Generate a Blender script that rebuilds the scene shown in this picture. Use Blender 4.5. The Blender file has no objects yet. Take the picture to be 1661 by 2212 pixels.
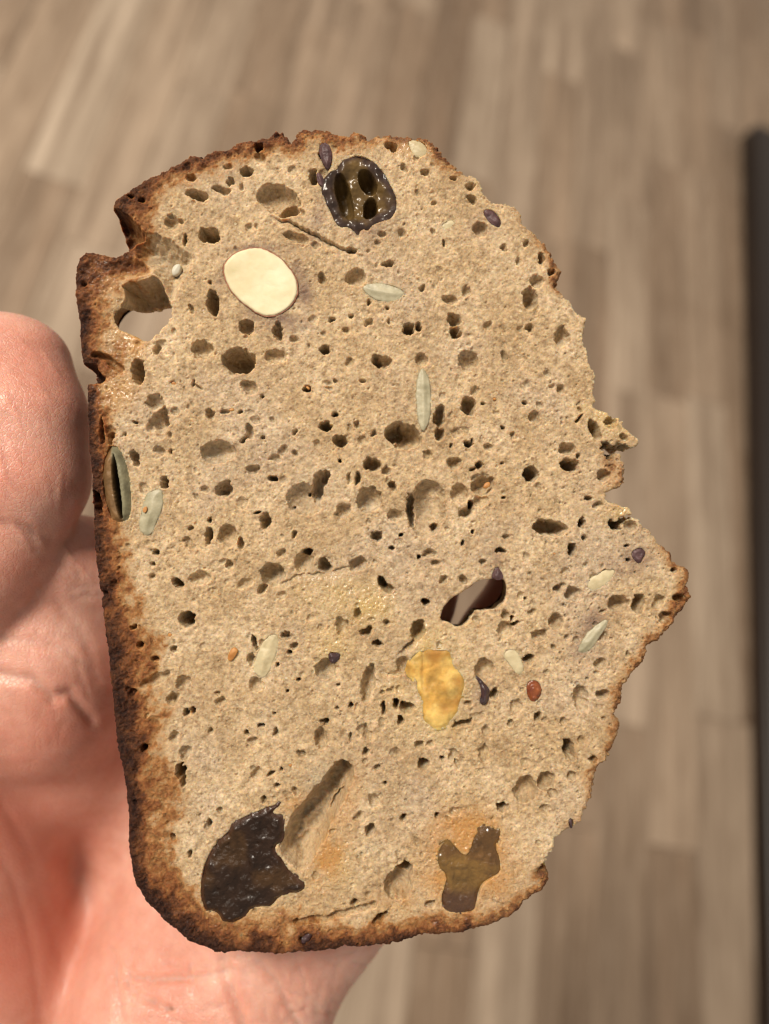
import bpy, math, random
import numpy as np
import openvdb
from mathutils import Matrix, Vector
from mathutils.geometry import tessellate_polygon

S = bpy.context.scene
COL = S.collection
rng = np.random.default_rng(11)
random.seed(5)

# ------------------------------------------------------------------ camera
# The floor boards give two vanishing points; the view looks steeply down at the floor.
FPX = 1662.0                      # focal length in drawing units (frame is 1661 x 2212)
DIST = 0.108                      # lens to slice, metres
UNIT = 0.065                      # one drawing unit on the slice, millimetres
d1 = Vector((560.0, -3750.0, FPX)).normalized()          # along the boards (x right, y down, z forward)
d2 = Vector((6300.0, 1227.0, FPX)).normalized()
d2 = (d2 - d1 * d2.dot(d1)).normalized()
up = d1.cross(d2).normalized()
if up.z > 0: up = -up                                      # up points towards the viewer
fl = lambda v: Vector((v.x, -v.y, -v.z))                   # to Blender camera axes
X_, Y_, Z_ = fl(d2), fl(d1), fl(up)
if X_.cross(Y_).dot(Z_) < 0: X_ = -X_
ROT = Matrix((X_, Y_, Z_))                                 # camera axes -> world axes
CAMH = 0.80
CAM = Vector((0.0, 0.0, CAMH))
cd = bpy.data.cameras.new('camera')
cam = bpy.data.objects.new('camera', cd); COL.objects.link(cam)
cam.matrix_world = Matrix.Translation(CAM) @ ROT.to_4x4()
cd.sensor_fit = 'VERTICAL'; cd.sensor_height = 36.0; cd.sensor_width = 36.0
cd.lens = 36.0 * FPX / 2212.0
cd.clip_start = 0.005; cd.clip_end = 50.0
cd.dof.use_dof = True; cd.dof.focus_distance = DIST + 0.0005; cd.dof.aperture_fstop = cd.lens / 2.8
S.camera = cam

def cam_to_world(v): return CAM + ROT @ Vector(v)

# ------------------------------------------------------------------ light
w = bpy.data.worlds.new('World'); S.world = w; w.use_nodes = True
bg = w.node_tree.nodes['Background']
bg.inputs[0].default_value = (1.0, 0.89, 0.76, 1); bg.inputs[1].default_value = 0.48
def lamp(name, camdir, dist, size, power, color):
    ld = bpy.data.lights.new(name, 'AREA'); ld.shape = 'DISK'; ld.size = size; ld.energy = power; ld.color = color
    lo = bpy.data.objects.new(name, ld); COL.objects.link(lo)
    target = cam_to_world((0, 0, -DIST))
    lo.location = target + (ROT @ Vector(camdir).normalized()) * dist
    lo.rotation_euler = (target - lo.location).to_track_quat('-Z', 'Y').to_euler()
    return lo
lamp('ceiling_lamp', (-0.42, 0.70, 1.0), 2.4, 0.70, 80.0, (1.0, 0.90, 0.765))

S.view_settings.view_transform = 'Standard'; S.view_settings.look = 'None'
S.view_settings.exposure = 0.12; S.view_settings.gamma = 1.0
S.view_settings.use_curve_mapping = False
S.cycles.use_denoising = True
S.cycles.max_bounces = 6; S.cycles.diffuse_bounces = 3; S.cycles.use_adaptive_sampling = True; S.cycles.adaptive_threshold = 0.02
S.cycles.filter_width = 1.3

# ------------------------------------------------------------------ helpers
def tag(o, label=None, cat=None, group=None, kind=None):
    if label: o['label'] = label
    if cat: o['category'] = cat
    if group: o['group'] = group
    if kind: o['kind'] = kind
    return o

def link(name, me, mat=None, parent=None):
    o = bpy.data.objects.new(name, me); COL.objects.link(o)
    if mat is not None: me.materials.append(mat)
    if parent is not None: o.parent = parent
    return o

def mesh_np(name, V, F, smooth=True, attrs=None, normals=None):
    """V (n,3) metres, F (m,4) or (m,3) int."""
    me = bpy.data.meshes.new(name)
    k = F.shape[1]
    me.vertices.add(len(V)); me.vertices.foreach_set('co', V.astype(np.float32).ravel())
    me.loops.add(F.size); me.loops.foreach_set('vertex_index', F.astype(np.int32).ravel())
    me.polygons.add(len(F))
    me.polygons.foreach_set('loop_start', np.arange(0, F.size, k, dtype=np.int32))
    me.update(calc_edges=True); me.validate()
    me.polygons.foreach_set('use_smooth', np.full(len(me.polygons), smooth, dtype=bool))
    for an, av in (attrs or {}).items():
        a = me.attributes.new(an, 'FLOAT', 'POINT'); a.data.foreach_set('value', av.astype(np.float32))
    if normals is not None and len(me.vertices) == len(normals):
        me.normals_split_custom_set_from_vertices(normals.astype(np.float32))
    me.update()
    return me

_lat = {}
def noise2(u, v, scale, seed=0):
    """smooth value noise, about -1..1"""
    if seed not in _lat: _lat[seed] = np.random.default_rng(100 + seed).uniform(-1, 1, (256, 256)).astype(np.float32)
    L = _lat[seed]
    a = u / scale + 57.3; b = v / scale + 91.7
    i = np.floor(a).astype(np.int32); j = np.floor(b).astype(np.int32)
    fa = (a - i).astype(np.float32); fb = (b - j).astype(np.float32)
    fa = fa * fa * (3 - 2 * fa); fb = fb * fb * (3 - 2 * fb)
    i0 = i & 255; i1 = (i + 1) & 255; j0 = j & 255; j1 = (j + 1) & 255
    return (L[i0, j0] * (1 - fa) + L[i1, j0] * fa) * (1 - fb) + (L[i0, j1] * (1 - fa) + L[i1, j1] * fa) * fb

def fbm(u, v, scale, octv=3, seed=0, gain=0.5):
    t = 0; amp = 1.0
    for k in range(octv):
        t = t + amp * noise2(u, v, scale / 2 ** k, seed + k); amp *= gain
    return t

def sm(a, b, x):
    t = np.clip((x - a) / (b - a), 0, 1); return t * t * (3 - 2 * t)

def P(x, y):                                               # drawing units -> slice millimetres
    return ((np.asarray(x, float) - 830.5) * UNIT, (1106.0 - np.asarray(y, float)) * UNIT)
def poly(pts):
    a = np.array(pts, float); u, v = P(a[:, 0], a[:, 1]); return np.stack([u, v], 1)
def zp(off, pts, k=1 / 3.0):                                # detail-drawing points -> drawing units
    return [(off[0] + x * k, off[1] + y * k) for x, y in pts]
R1 = (138.4, 249.2); R2 = (692.1, 249.2); R3 = (138.4, 802.9); R4 = (692.1, 802.9); R5 = (1052.0, 802.9)
R6 = (166.1, 1328.9); R7 = (692.1, 1328.9); RB = (1052.0, 1107.4); RC = (138.4, 415.3); RP = (387.6, 1605.7)
RS = (830.6, 1661.1); RR = (636.8, 265.8)

def sdf_poly(u, v, pg):
    """signed distance to a polygon, negative inside"""
    sh = u.shape; u = u.ravel().astype(np.float32); v = v.ravel().astype(np.float32)
    best = np.full(u.shape, 1e9, np.float32); ins = np.zeros(u.shape, bool)
    n = len(pg)
    for k in range(n):
        ax, ay = pg[k]; bx, by = pg[(k + 1) % n]
        ex, ey = bx - ax, by - ay
        px = u - ax; py = v - ay
        t = np.clip((px * ex + py * ey) / (ex * ex + ey * ey + 1e-12), 0, 1)
        dx = px - ex * t; dy = py - ey * t
        np.minimum(best, dx * dx + dy * dy, out=best)
        c = (ay > v) != (by > v)
        if abs(ey) > 1e-9: ins ^= c & (u < ex * (v - ay) / ey + ax)
    d = np.sqrt(best)
    return np.where(ins, -d, d).reshape(sh)

def smooth_poly(pg, n=2):
    for _ in range(n):
        q = np.roll(pg, -1, 0)
        a = .75 * pg + .25 * q; b = .25 * pg + .75 * q
        pg = np.stack([a, b], 1).reshape(-1, 2)
    return pg

def grid_mesh(u0, v0, h, sd):
    """cells inside sd<0, border vertices snapped on to the outline. Returns index map, kept mask of verts, u, v, faces, boundary edges"""
    ny, nx = sd.shape
    U = u0 + h * np.arange(nx)[None, :].repeat(ny, 0); V = v0 + h * np.arange(ny)[:, None].repeat(nx, 1)
    cc = .25 * (sd[:-1, :-1] + sd[1:, :-1] + sd[:-1, 1:] + sd[1:, 1:])
    cell = cc < 0
    gy, gx = np.gradient(sd, h)
    gl = np.sqrt(gx * gx + gy * gy) + 1e-6
    cnt = np.zeros(sd.shape, np.int32)
    for a, b in ((0, 0), (0, 1), (1, 0), (1, 1)):
        cnt[a:ny - 1 + a, b:nx - 1 + b] += cell
    used = cnt > 0; border = used & (cnt < 4)
    mv = np.where(border, np.clip(sd, -.75 * h, .75 * h), 0)
    U = U - mv * gx / gl; V = V - mv * gy / gl
    idx = np.full(sd.shape, -1, np.int64); idx[used] = np.arange(used.sum())
    cy, cx = np.nonzero(cell)
    F = np.stack([idx[cy, cx], idx[cy, cx + 1], idx[cy + 1, cx + 1], idx[cy + 1, cx]], 1)
    # boundary edges: directed edges whose reverse is missing
    E = np.concatenate([F[:, [0, 1]], F[:, [1, 2]], F[:, [2, 3]], F[:, [3, 0]]])
    n = used.sum()
    key = E[:, 0] * n + E[:, 1]; rev = E[:, 1] * n + E[:, 0]
    B = E[~np.isin(key, rev)]
    return used, U[used], V[used], F, B

def vert_normals(V, F):
    a = V[F[:, 2]] - V[F[:, 0]]; b = V[F[:, 3]] - V[F[:, 1]]
    fn = np.cross(a, b)
    N = np.zeros_like(V)
    for k in range(4):
        for c in range(3): N[:, c] += np.bincount(F[:, k], fn[:, c], len(V))
    return N / (np.linalg.norm(N, axis=1, keepdims=True) + 1e-12)

# ------------------------------------------------------------------ material helper
class NT:
    def __init__(self, name):
        self.m = bpy.data.materials.new(name); self.m.use_nodes = True
        self.t = self.m.node_tree; self.b = self.t.nodes['Principled BSDF']
    def n(self, typ, **kw):
        nd = self.t.nodes.new(typ)
        for k, v in kw.items():
            if k.startswith('i_'):
                nd.inputs[k[2:].replace('_', ' ')].default_value = v
            else: setattr(nd, k, v)
        return nd
    def l(self, a, b): self.t.links.new(a, b)
    def coord(self):
        if not hasattr(self, '_c'): self._c = self.n('ShaderNodeTexCoord')
        return self._c.outputs['Object']
    def noise(self, scale, detail=3, rough=.55, vec=None):
        nd = self.n('ShaderNodeTexNoise', i_Scale=scale, i_Detail=detail, i_Roughness=rough)
        self.l(vec or self.coord(), nd.inputs['Vector']); return nd.outputs['Fac']
    def ramp(self, fac, stops):
        nd = self.n('ShaderNodeValToRGB'); e = nd.color_ramp.elements
        while len(e) < len(stops): e.new(.5)
        for k, (p, c) in enumerate(stops):
            e[k].position = p; e[k].color = (*c, 1) if len(c) == 3 else c
        self.l(fac, nd.inputs['Fac']); return nd.outputs['Color']
    def mix(self, fac, a, b, mode='MIX'):
        nd = self.n('ShaderNodeMix', data_type='RGBA', blend_type=mode)
        for s, val in ((nd.inputs['Factor'], fac), (nd.inputs['A'], a), (nd.inputs['B'], b)):
            pass
        f, a_, b_ = nd.inputs[0], nd.inputs[6], nd.inputs[7]
        for s, val in ((f, fac), (a_, a), (b_, b)):
            if isinstance(val, (int, float)): s.default_value = val
            elif isinstance(val, tuple): s.default_value = (*val, 1) if len(val) == 3 else val
            else: self.l(val, s)
        return nd.outputs[2]
    def math(self, op, a, b=0.0, c=None, clamp=False):
        nd = self.n('ShaderNodeMath', operation=op, use_clamp=clamp)
        for s, val in zip(nd.inputs, (a, b) if c is None else (a, b, c)):
            if isinstance(val, (int, float)): s.default_value = val
            else: self.l(val, s)
        return nd.outputs[0]
    def n_ramp(self, x, a, b):
        nd = self.n('ShaderNodeMapRange', interpolation_type='SMOOTHSTEP'); nd.inputs['From Min'].default_value = a; nd.inputs['From Max'].default_value = b
        self.l(x, nd.inputs['Value']); return nd.outputs[0]
    def attr(self, name): return self.n('ShaderNodeAttribute', attribute_name=name).outputs['Fac']
    def bump(self, h, strength, dist):
        nd = self.n('ShaderNodeBump'); nd.inputs['Strength'].default_value = strength; nd.inputs['Distance'].default_value = dist
        self.l(h, nd.inputs['Height']); self.l(nd.outputs[0], self.b.inputs['Normal'])
    def set(self, **kw):
        for k, v in kw.items():
            s = self.b.inputs[k.replace('_', ' ')]
            if isinstance(v, (int, float)): s.default_value = v
            elif isinstance(v, tuple): s.default_value = (*v, 1) if (len(v) == 3 and s.type == 'RGBA') else v
            else: self.l(v, s)
        return self

# ------------------------------------------------------------------ floor
def floor_material():
    m = NT('laminate')
    oi = m.n('ShaderNodeObjectInfo')
    mp = m.n('ShaderNodeMapping'); mp.inputs['Scale'].default_value = (1, .055, 1)
    ad = m.n('ShaderNodeVectorMath', operation='ADD')
    m.l(m.coord(), ad.inputs[0])
    cx = m.n('ShaderNodeCombineXYZ'); m.l(m.math('MULTIPLY', oi.outputs['Random'], 37.0), cx.inputs[0]); m.l(m.math('MULTIPLY', oi.outputs['Random'], 11.0), cx.inputs[1])
    m.l(cx.outputs[0], ad.inputs[1]); m.l(ad.outputs[0], mp.inputs['Vector'])
    g = m.noise(45, 3, .55, mp.outputs[0]); g2 = m.noise(300, 3, .6, mp.outputs[0])
    base = m.ramp(oi.outputs['Random'], [(0, (.150, .094, .058)), (.25, (.270, .190, .130)), (.5, (.400, .312, .236)), (.75, (.200, .132, .085)), (1, (.500, .412, .325))])
    gr = m.ramp(g, [(.3, (.48, .42, .37)), (.5, (.95, .94, .92)), (.68, (1.42, 1.42, 1.42))])
    c = m.mix(1.0, base, gr, 'MULTIPLY')
    c = m.mix(.35, c, m.ramp(g2, [(.35, (.17, .115, .075)), (.65, (.47, .375, .285))]))
    m.set(Base_Color=c, Roughness=.55); m.b.inputs['Specular IOR Level'].default_value = .25
    m.bump(g2, .1, .0004)
    return m.m

lam = floor_material()
sub = bpy.data.meshes.new('floor')
sub.from_pydata([(-4, -4, -.012), (4, -4, -.012), (4, 4, -.012), (-4, 4, -.012)], [], [(0, 1, 2, 3)])
mdk = NT('floor_gap'); mdk.set(Base_Color=(.06, .035, .02), Roughness=.8)
floor = tag(link('floor', sub, mdk.m), kind='structure')

def plank_mesh(wd, ln):
    b = .0008; z0 = -.008
    x, y = wd / 2 - .0003, ln / 2 - .0003
    v = [(-x, -y, z0), (x, -y, z0), (x, y, z0), (-x, y, z0), (-x, -y, -b), (x, -y, -b), (x, y, -b), (-x, y, -b),
         (-x + b, -y + b, 0), (x - b, -y + b, 0), (x - b, y - b, 0), (-x + b, y - b, 0)]
    f = [(8, 9, 10, 11)]
    for k in range(4):
        j = (k + 1) % 4
        f += [(k, j, 4 + j, 4 + k), (4 + k, 4 + j, 8 + j, 8 + k)]
    me = bpy.data.meshes.new('plank'); me.from_pydata(v, [], f); me.materials.append(lam); return me
PW = .066
pls = {L: plank_mesh(PW, L) for L in (.36, .46, .60)}
for i in range(-11, 17):
    y = -.75 + random.uniform(-.3, 0)
    while y < 1.75:
        L = random.choice(list(pls))
        o = bpy.data.objects.new('plank', pls[L]); COL.objects.link(o); o.parent = floor
        o.location = (i * PW, y + L / 2, 0); y += L

# ------------------------------------------------------------------ dark furniture plinth at the right
def floor_point(X, Y):
    d = ROT @ Vector(((X - 830.5) / FPX, (1106 - Y) / FPX, -1)); t = -CAM.z / d.z
    return CAM + d * t
def box_mesh(name, x0, x1, y0, y1, z0, z1, b=.004):
    v = []; 
    for z, q in ((z0, 0), (z1 - b, 0), (z1, b)):
        v += [(x0 + q, y0 + q, z), (x1 - q, y0 + q, z), (x1 - q, y1 - q, z), (x0 + q, y1 - q, z)]
    f = [(3, 2, 1, 0), (8, 9, 10, 11)]
    for r in (0, 4):
        for k in range(4):
            j = (k + 1) % 4; f.append((r + k, r + j, r + 4 + j, r + 4 + k))
    me = bpy.data.meshes.new(name); me.from_pydata(v, [], f); return me
mw = NT('dark_wood')
mpn = mw.n('ShaderNodeMapping'); mpn.inputs['Scale'].default_value = (1, .06, 1); mw.l(mw.coord(), mpn.inputs['Vector'])
mw.set(Base_Color=mw.ramp(mw.noise(60, 4, .6, mpn.outputs[0]), [(.3, (.007, .004, .003)), (.7, (.020, .010, .006))]), Roughness=.45)
pa = floor_point(1600, 300); pb = floor_point(1632, 2150)
ang = math.atan2(pb.x - pa.x, pa.y - pb.y)
plinth = bpy.data.objects.new('furniture_plinth', None); COL.objects.link(plinth)
plinth.location = (pa.x, pa.y, 0); plinth.rotation_euler = (0, 0, ang)
tag(plinth, 'dark brown wooden furniture base standing on the floor at the right edge', 'furniture')
link('side_board', box_mesh('side_board', 0, .018, -1.7, 0, 0, .030), mw.m, plinth)
link('top_board', box_mesh('top_board', .002, .30, -1.7, -.002, .0302, .040), mw.m, plinth)
link('end_board', box_mesh('end_board', .0185, .30, -.018, -.001, 0, .0298), mw.m, plinth)

# ------------------------------------------------------------------ slice outline (drawing units)
OUT = zp(R1, [(130, 1661), (105, 1560), (95, 1400), (75, 1250), (62, 1150), (66, 1020), (90, 920), (130, 882), (180, 885), (250, 900), (330, 915), (372, 895), (360, 840), (340, 770), (320, 680), (310, 580), (320, 548), (380, 500), (430, 470), (500, 430), (560, 390), (620, 365), (690, 330), (760, 310), (790, 270), (830, 255), (900, 260), (960, 215), (1050, 210), (1120, 180), (1200, 155), (1280, 140), (1340, 130), (1370, 95), (1430, 120), (1470, 165), (1505, 140), (1520, 100), (1600, 85), (1655, 75)])
OUT += zp(R2, [(40, 95), (80, 115), (150, 120), (180, 120), (215, 95), (250, 105), (300, 150), (340, 150), (370, 130), (430, 125), (520, 125), (600, 140), (650, 130), (700, 140), (740, 170), (765, 230), (790, 275), (830, 300), (890, 340), (940, 390), (980, 380), (1010, 385), (1040, 440), (1065, 500), (1110, 560), (1160, 575), (1200, 565), (1250, 610), (1290, 650), (1310, 720), (1350, 750), (1400, 790), (1440, 810), (1490, 890), (1520, 950), (1555, 1010), (1545, 1050), (1520, 1100), (1570, 1170), (1620, 1220), (1650, 1270)])
OUT += [(1264, 690), (1257, 735), (1270, 785)]
OUT += zp(R5, [(700, 0), (690, 110), (705, 190), (690, 230), (740, 250), (800, 285), (850, 300), (875, 340), (885, 380), (920, 400), (960, 430), (990, 462), (960, 480), (930, 487), (900, 455), (850, 450), (800, 460), (770, 445), (740, 455), (725, 500), (760, 540), (780, 580), (800, 610), (815, 570), (845, 540), (870, 565), (890, 600), (885, 640), (885, 720), (850, 760), (800, 775), (770, 782), (775, 820), (810, 850), (860, 880), (910, 880), (930, 915), (870, 940), (825, 980), (800, 960), (780, 1000), (800, 1035), (870, 1030), (890, 985), (940, 945), (985, 965), (1000, 1010), (1060, 1020), (1090, 1060), (1110, 1100), (1170, 1150), (1195, 1190), (1220, 1240), (1260, 1260), (1290, 1270), (1310, 1330), (1310, 1400), (1330, 1460), (1300, 1510), (1270, 1560)])
OUT += zp(RB, [(830, 450), (820, 480), (770, 540), (760, 565), (720, 572), (692, 580), (690, 620), (650, 680), (610, 730), (585, 760), (575, 830), (560, 880), (575, 920), (560, 980), (535, 1040), (520, 1080), (480, 1115), (465, 1180), (440, 1240), (415, 1300), (405, 1345), (350, 1358), (330, 1380), (300, 1420), (285, 1470), (250, 1510), (225, 1560), (255, 1550), (262, 1590), (240, 1640), (200, 1665), (165, 1690), (120, 1740), (60, 1770), (0, 1795)], .4992)
OUT += [(1000, 2018), (940, 2025), (905, 2026), (860, 2040), (800, 2047), (740, 2050), (690, 2058), (640, 2058), (590, 2065), (540, 2062), (500, 2060), (470, 2062), (440, 2050), (410, 2040), (385, 2020), (360, 2000), (335, 1975), (310, 1945), (290, 1910), (280, 1870), (275, 1820), (274, 1760), (268, 1700), (260, 1650), (250, 1600), (243, 1540), (238, 1480), (230, 1400), (222, 1340), (215, 1280), (205, 1220), (200, 1150), (198, 1090), (195, 1020), (190, 960), (188, 900), (187, 850), (183, 820), (178, 795)]
HOLE1 = [(240, 676), (272, 654), (315, 645), (345, 640), (364, 652), (368.7, 673.6), (354.7, 691.7), (336.7, 705.7), (326.6, 733.7), (310.6, 737.7), (298.6, 727.7), (272, 718), (248, 704)]
HOLE2 = [(950, 1341), (958, 1313), (972, 1297), (992, 1282), (1018, 1268), (1040, 1254), (1066, 1249), (1088, 1249), (1094, 1266), (1095, 1285), (1086, 1304), (1070, 1317), (1048, 1319), (1029, 1316), (1018, 1335), (1005, 1352), (985, 1356), (972, 1345)]

H_ = 0.118                                                   # grid step, mm
o_u, o_v = P([x for x, y in OUT], [y for x, y in OUT])
u0, u1 = o_u.min() - 1, o_u.max() + 1; v0, v1 = o_v.min() - 1, o_v.max() + 1
nx = int((u1 - u0) / H_) + 1; ny = int((v1 - v0) / H_) + 1
GU = (u0 + H_ * np.arange(nx, dtype=np.float32))[None, :].repeat(ny, 0)
GV = (v0 + H_ * np.arange(ny, dtype=np.float32))[:, None].repeat(nx, 1)
GX = GU / UNIT + 830.5; GY = 1106.0 - GV / UNIT               # drawing units of each grid point
sd_out = sdf_poly(GU, GV, poly(OUT))
sd_h1 = sdf_poly(GU, GV, smooth_poly(poly(HOLE1), 1)); sd_h2 = sdf_poly(GU, GV, smooth_poly(poly(HOLE2), 1))
# crumbly outline: rough on the baked top and the torn right side, smooth along the tin side
rough = np.clip(.25 + .75 * sm(250, 420, GX) , .25, 1) * (1 - .5 * sm(1900, 2000, GY))
en = .24 * fbm(GU, GV, 2.2, 4, 3, .65) + .17 * noise2(GU, GV, .42, 9)
sd_o = sd_out + en * rough
sd_hn = np.minimum(sd_h1, sd_h2) + .10 * fbm(GU, GV, 1.0, 3, 6)
SD = np.maximum(sd_o, -sd_hn)
dedge = -sd_out                                               # distance in from the outline

# crust: control points  (x, y, width mm, darkness)
CR = np.array([(190, 880, 3.6, .95), (170, 600, 6.2, .72), (175, 700, 5.5, .85), (215, 760, 5.5, .92), (260, 460, 5.5, .62), (420, 370, 4.2, .60), (600, 300, 3.0, .62), (700, 285, 2.6, .6),
 (850, 300, 2.3, .45), (940, 310, 2.2, .5), (1050, 420, 1.4, .25), (1110, 460, 1.6, .35), (1200, 580, 2.0, .55), (1250, 680, .7, .2), (1270, 760, .6, .15), (1370, 955, .2, .0), (1340, 1020, 1.8, .5), (1340, 1105, .3, .05), (1400, 1150, 1.2, .3),
 (1450, 1200, 2.0, .55), (1485, 1280, 2.6, .7), (1420, 1380, 2.6, .55), (1370, 1440, 2.4, .6), (1335, 1560, 2.4, .55), (1290, 1670, 2.0, .5), (1250, 1770, 1.6, .4), (1190, 1840, 1.0, .2), (1170, 1910, 2.0, .7), (1090, 1990, 2.6, .62),
 (950, 2020, 3.4, .68), (800, 2045, 4.2, .66), (620, 2055, 5.2, .72), (480, 2055, 5.6, .82), (380, 2010, 6.0, .95), (300, 1920, 5.2, 1.0), (278, 1780, 6.6, 1.0), (265, 1680, 6.6, .97), (250, 1580, 7.4, .90), (238, 1450, 6.6, .88), (220, 1330, 6.2, .85), (205, 1200, 5.6, .85), (196, 1050, 3.0, .95)])
CR[:, 3] = np.where(CR[:, 0] > 1000, CR[:, 3] * .74, CR[:, 3])
cu, cv = P(CR[:, 0], CR[:, 1])
ws = np.zeros_like(GU); cw = np.zeros_like(GU); cdk = np.zeros_like(GU)
for k in range(len(CR)):
    q = 1.0 / ((GU - cu[k]) ** 2 + (GV - cv[k]) ** 2 + 4.0) ** 2
    ws += q; cw += q * CR[k, 2]; cdk += q * CR[k, 3]
cw /= ws; cdk /= ws
cn = fbm(GU, GV, 3.2, 4, 20, .6)
tt = dedge / np.maximum(cw, .05)
crust = np.clip(1.08 - tt * .80 + .24 * cn, 0, 1) * np.clip(1.45 * cdk ** 1.3, 0, 1)
crust = crust ** 1.15
pocket = np.maximum(sm(1.2, -.6, sdf_poly(GU, GV, poly([(322, 512), (345, 505), (401, 540), (417, 553), (409, 585), (391, 615), (371, 656), (350, 690), (310, 680), (300, 640), (325, 600), (318, 560)]))), 0)
crust = crust * (1 - .75 * pocket)
dark = np.clip(.92 - tt * 1.8 + .38 * cn, 0, 1) * np.clip(cdk * 1.25 - .15, 0, 1) * (1 - pocket)     # scorched outermost skin

# ------------------------------------------------------------------ relief of the cut face, mm (towards the viewer)
base = .22 * fbm(GU, GV, 9.0, 3, 30) + .05 * fbm(GU, GV, 1.4, 2, 34)
grain = .055 * fbm(GU, GV, .62, 2, 40, .7) + .05 * noise2(GU, GV, .26, 45)
WU = .20 * noise2(GU, GV, 1.1, 50) + .17 * noise2(GU, GV, .42, 52); WV = .20 * noise2(GU, GV, 1.1, 51) + .17 * noise2(GU, GV, .42, 53)
HT = np.zeros_like(GU)                                         # cut depth (negative)

def window(cu_, cv_, r):
    i0 = max(0, int((cv_ - r - v0) / H_)); i1 = min(ny, int((cv_ + r - v0) / H_) + 2)
    j0 = max(0, int((cu_ - r - u0) / H_)); j1 = min(nx, int((cu_ + r - u0) / H_) + 2)
    return slice(i0, i1), slice(j0, j1)

def pore(X, Y, rx, ry, rot, depth, warp=1.0, power=.48, kr=1.5):
    """bowl; X, Y, rx, ry in drawing units, depth in mm"""
    a, b = P(X, Y); rx *= UNIT; ry *= UNIT
    depth = max(depth * 1.4, kr * min(rx, ry)) if depth < 1.3 else depth * 1.75
    depth = min(depth * (1 + .6 * float(sm(1080, 1280, X))), 7.5)
    R = max(rx, ry) + .5
    s = window(a, b, R)
    if s[0].stop <= s[0].start or s[1].stop <= s[1].start: return
    wf = min(1.0, min(rx, ry) / .45) * warp
    du = GU[s] + WU[s] * wf - a; dv = GV[s] + WV[s] * wf - b
    c, q = math.cos(math.radians(rot)), math.sin(math.radians(rot))
    x = (du * c - dv * q) / rx; y = (du * q + dv * c) / ry    # rot turns clockwise on the drawing
    r2 = x * x + y * y
    HT[s] = np.minimum(HT[s], -depth * np.clip(1 - r2, 0, 1) ** power)

def pit(pts, depth, ramp, slope=(0, 0), noise=.0):
    """polygon recess; slope tilts its bottom (mm per mm along u, v)"""
    pg = smooth_poly(poly(pts), 1)
    lo = pg.min(0) - .6; hi = pg.max(0) + .6
    s = (slice(max(0, int((lo[1] - v0) / H_)), min(ny, int((hi[1] - v0) / H_) + 1)), slice(max(0, int((lo[0] - u0) / H_)), min(nx, int((hi[0] - u0) / H_) + 1)))
    sd = sdf_poly(GU[s] + WU[s] * .8, GV[s] + WV[s] * .8, pg)
    d = np.clip(-sd, 0, None)
    t = np.clip(d / ramp, 0, 1); prof = 1 - (1 - t) ** 2
    c = pg.mean(0)
    dep = np.clip(depth + slope[0] * (GU[s] - c[0]) + slope[1] * (GV[s] - c[1]), .1, 9.5)
    HT[s] = np.minimum(HT[s], -(dep + noise * noise2(GU[s], GV[s], .8, 71)) * prof)

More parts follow.
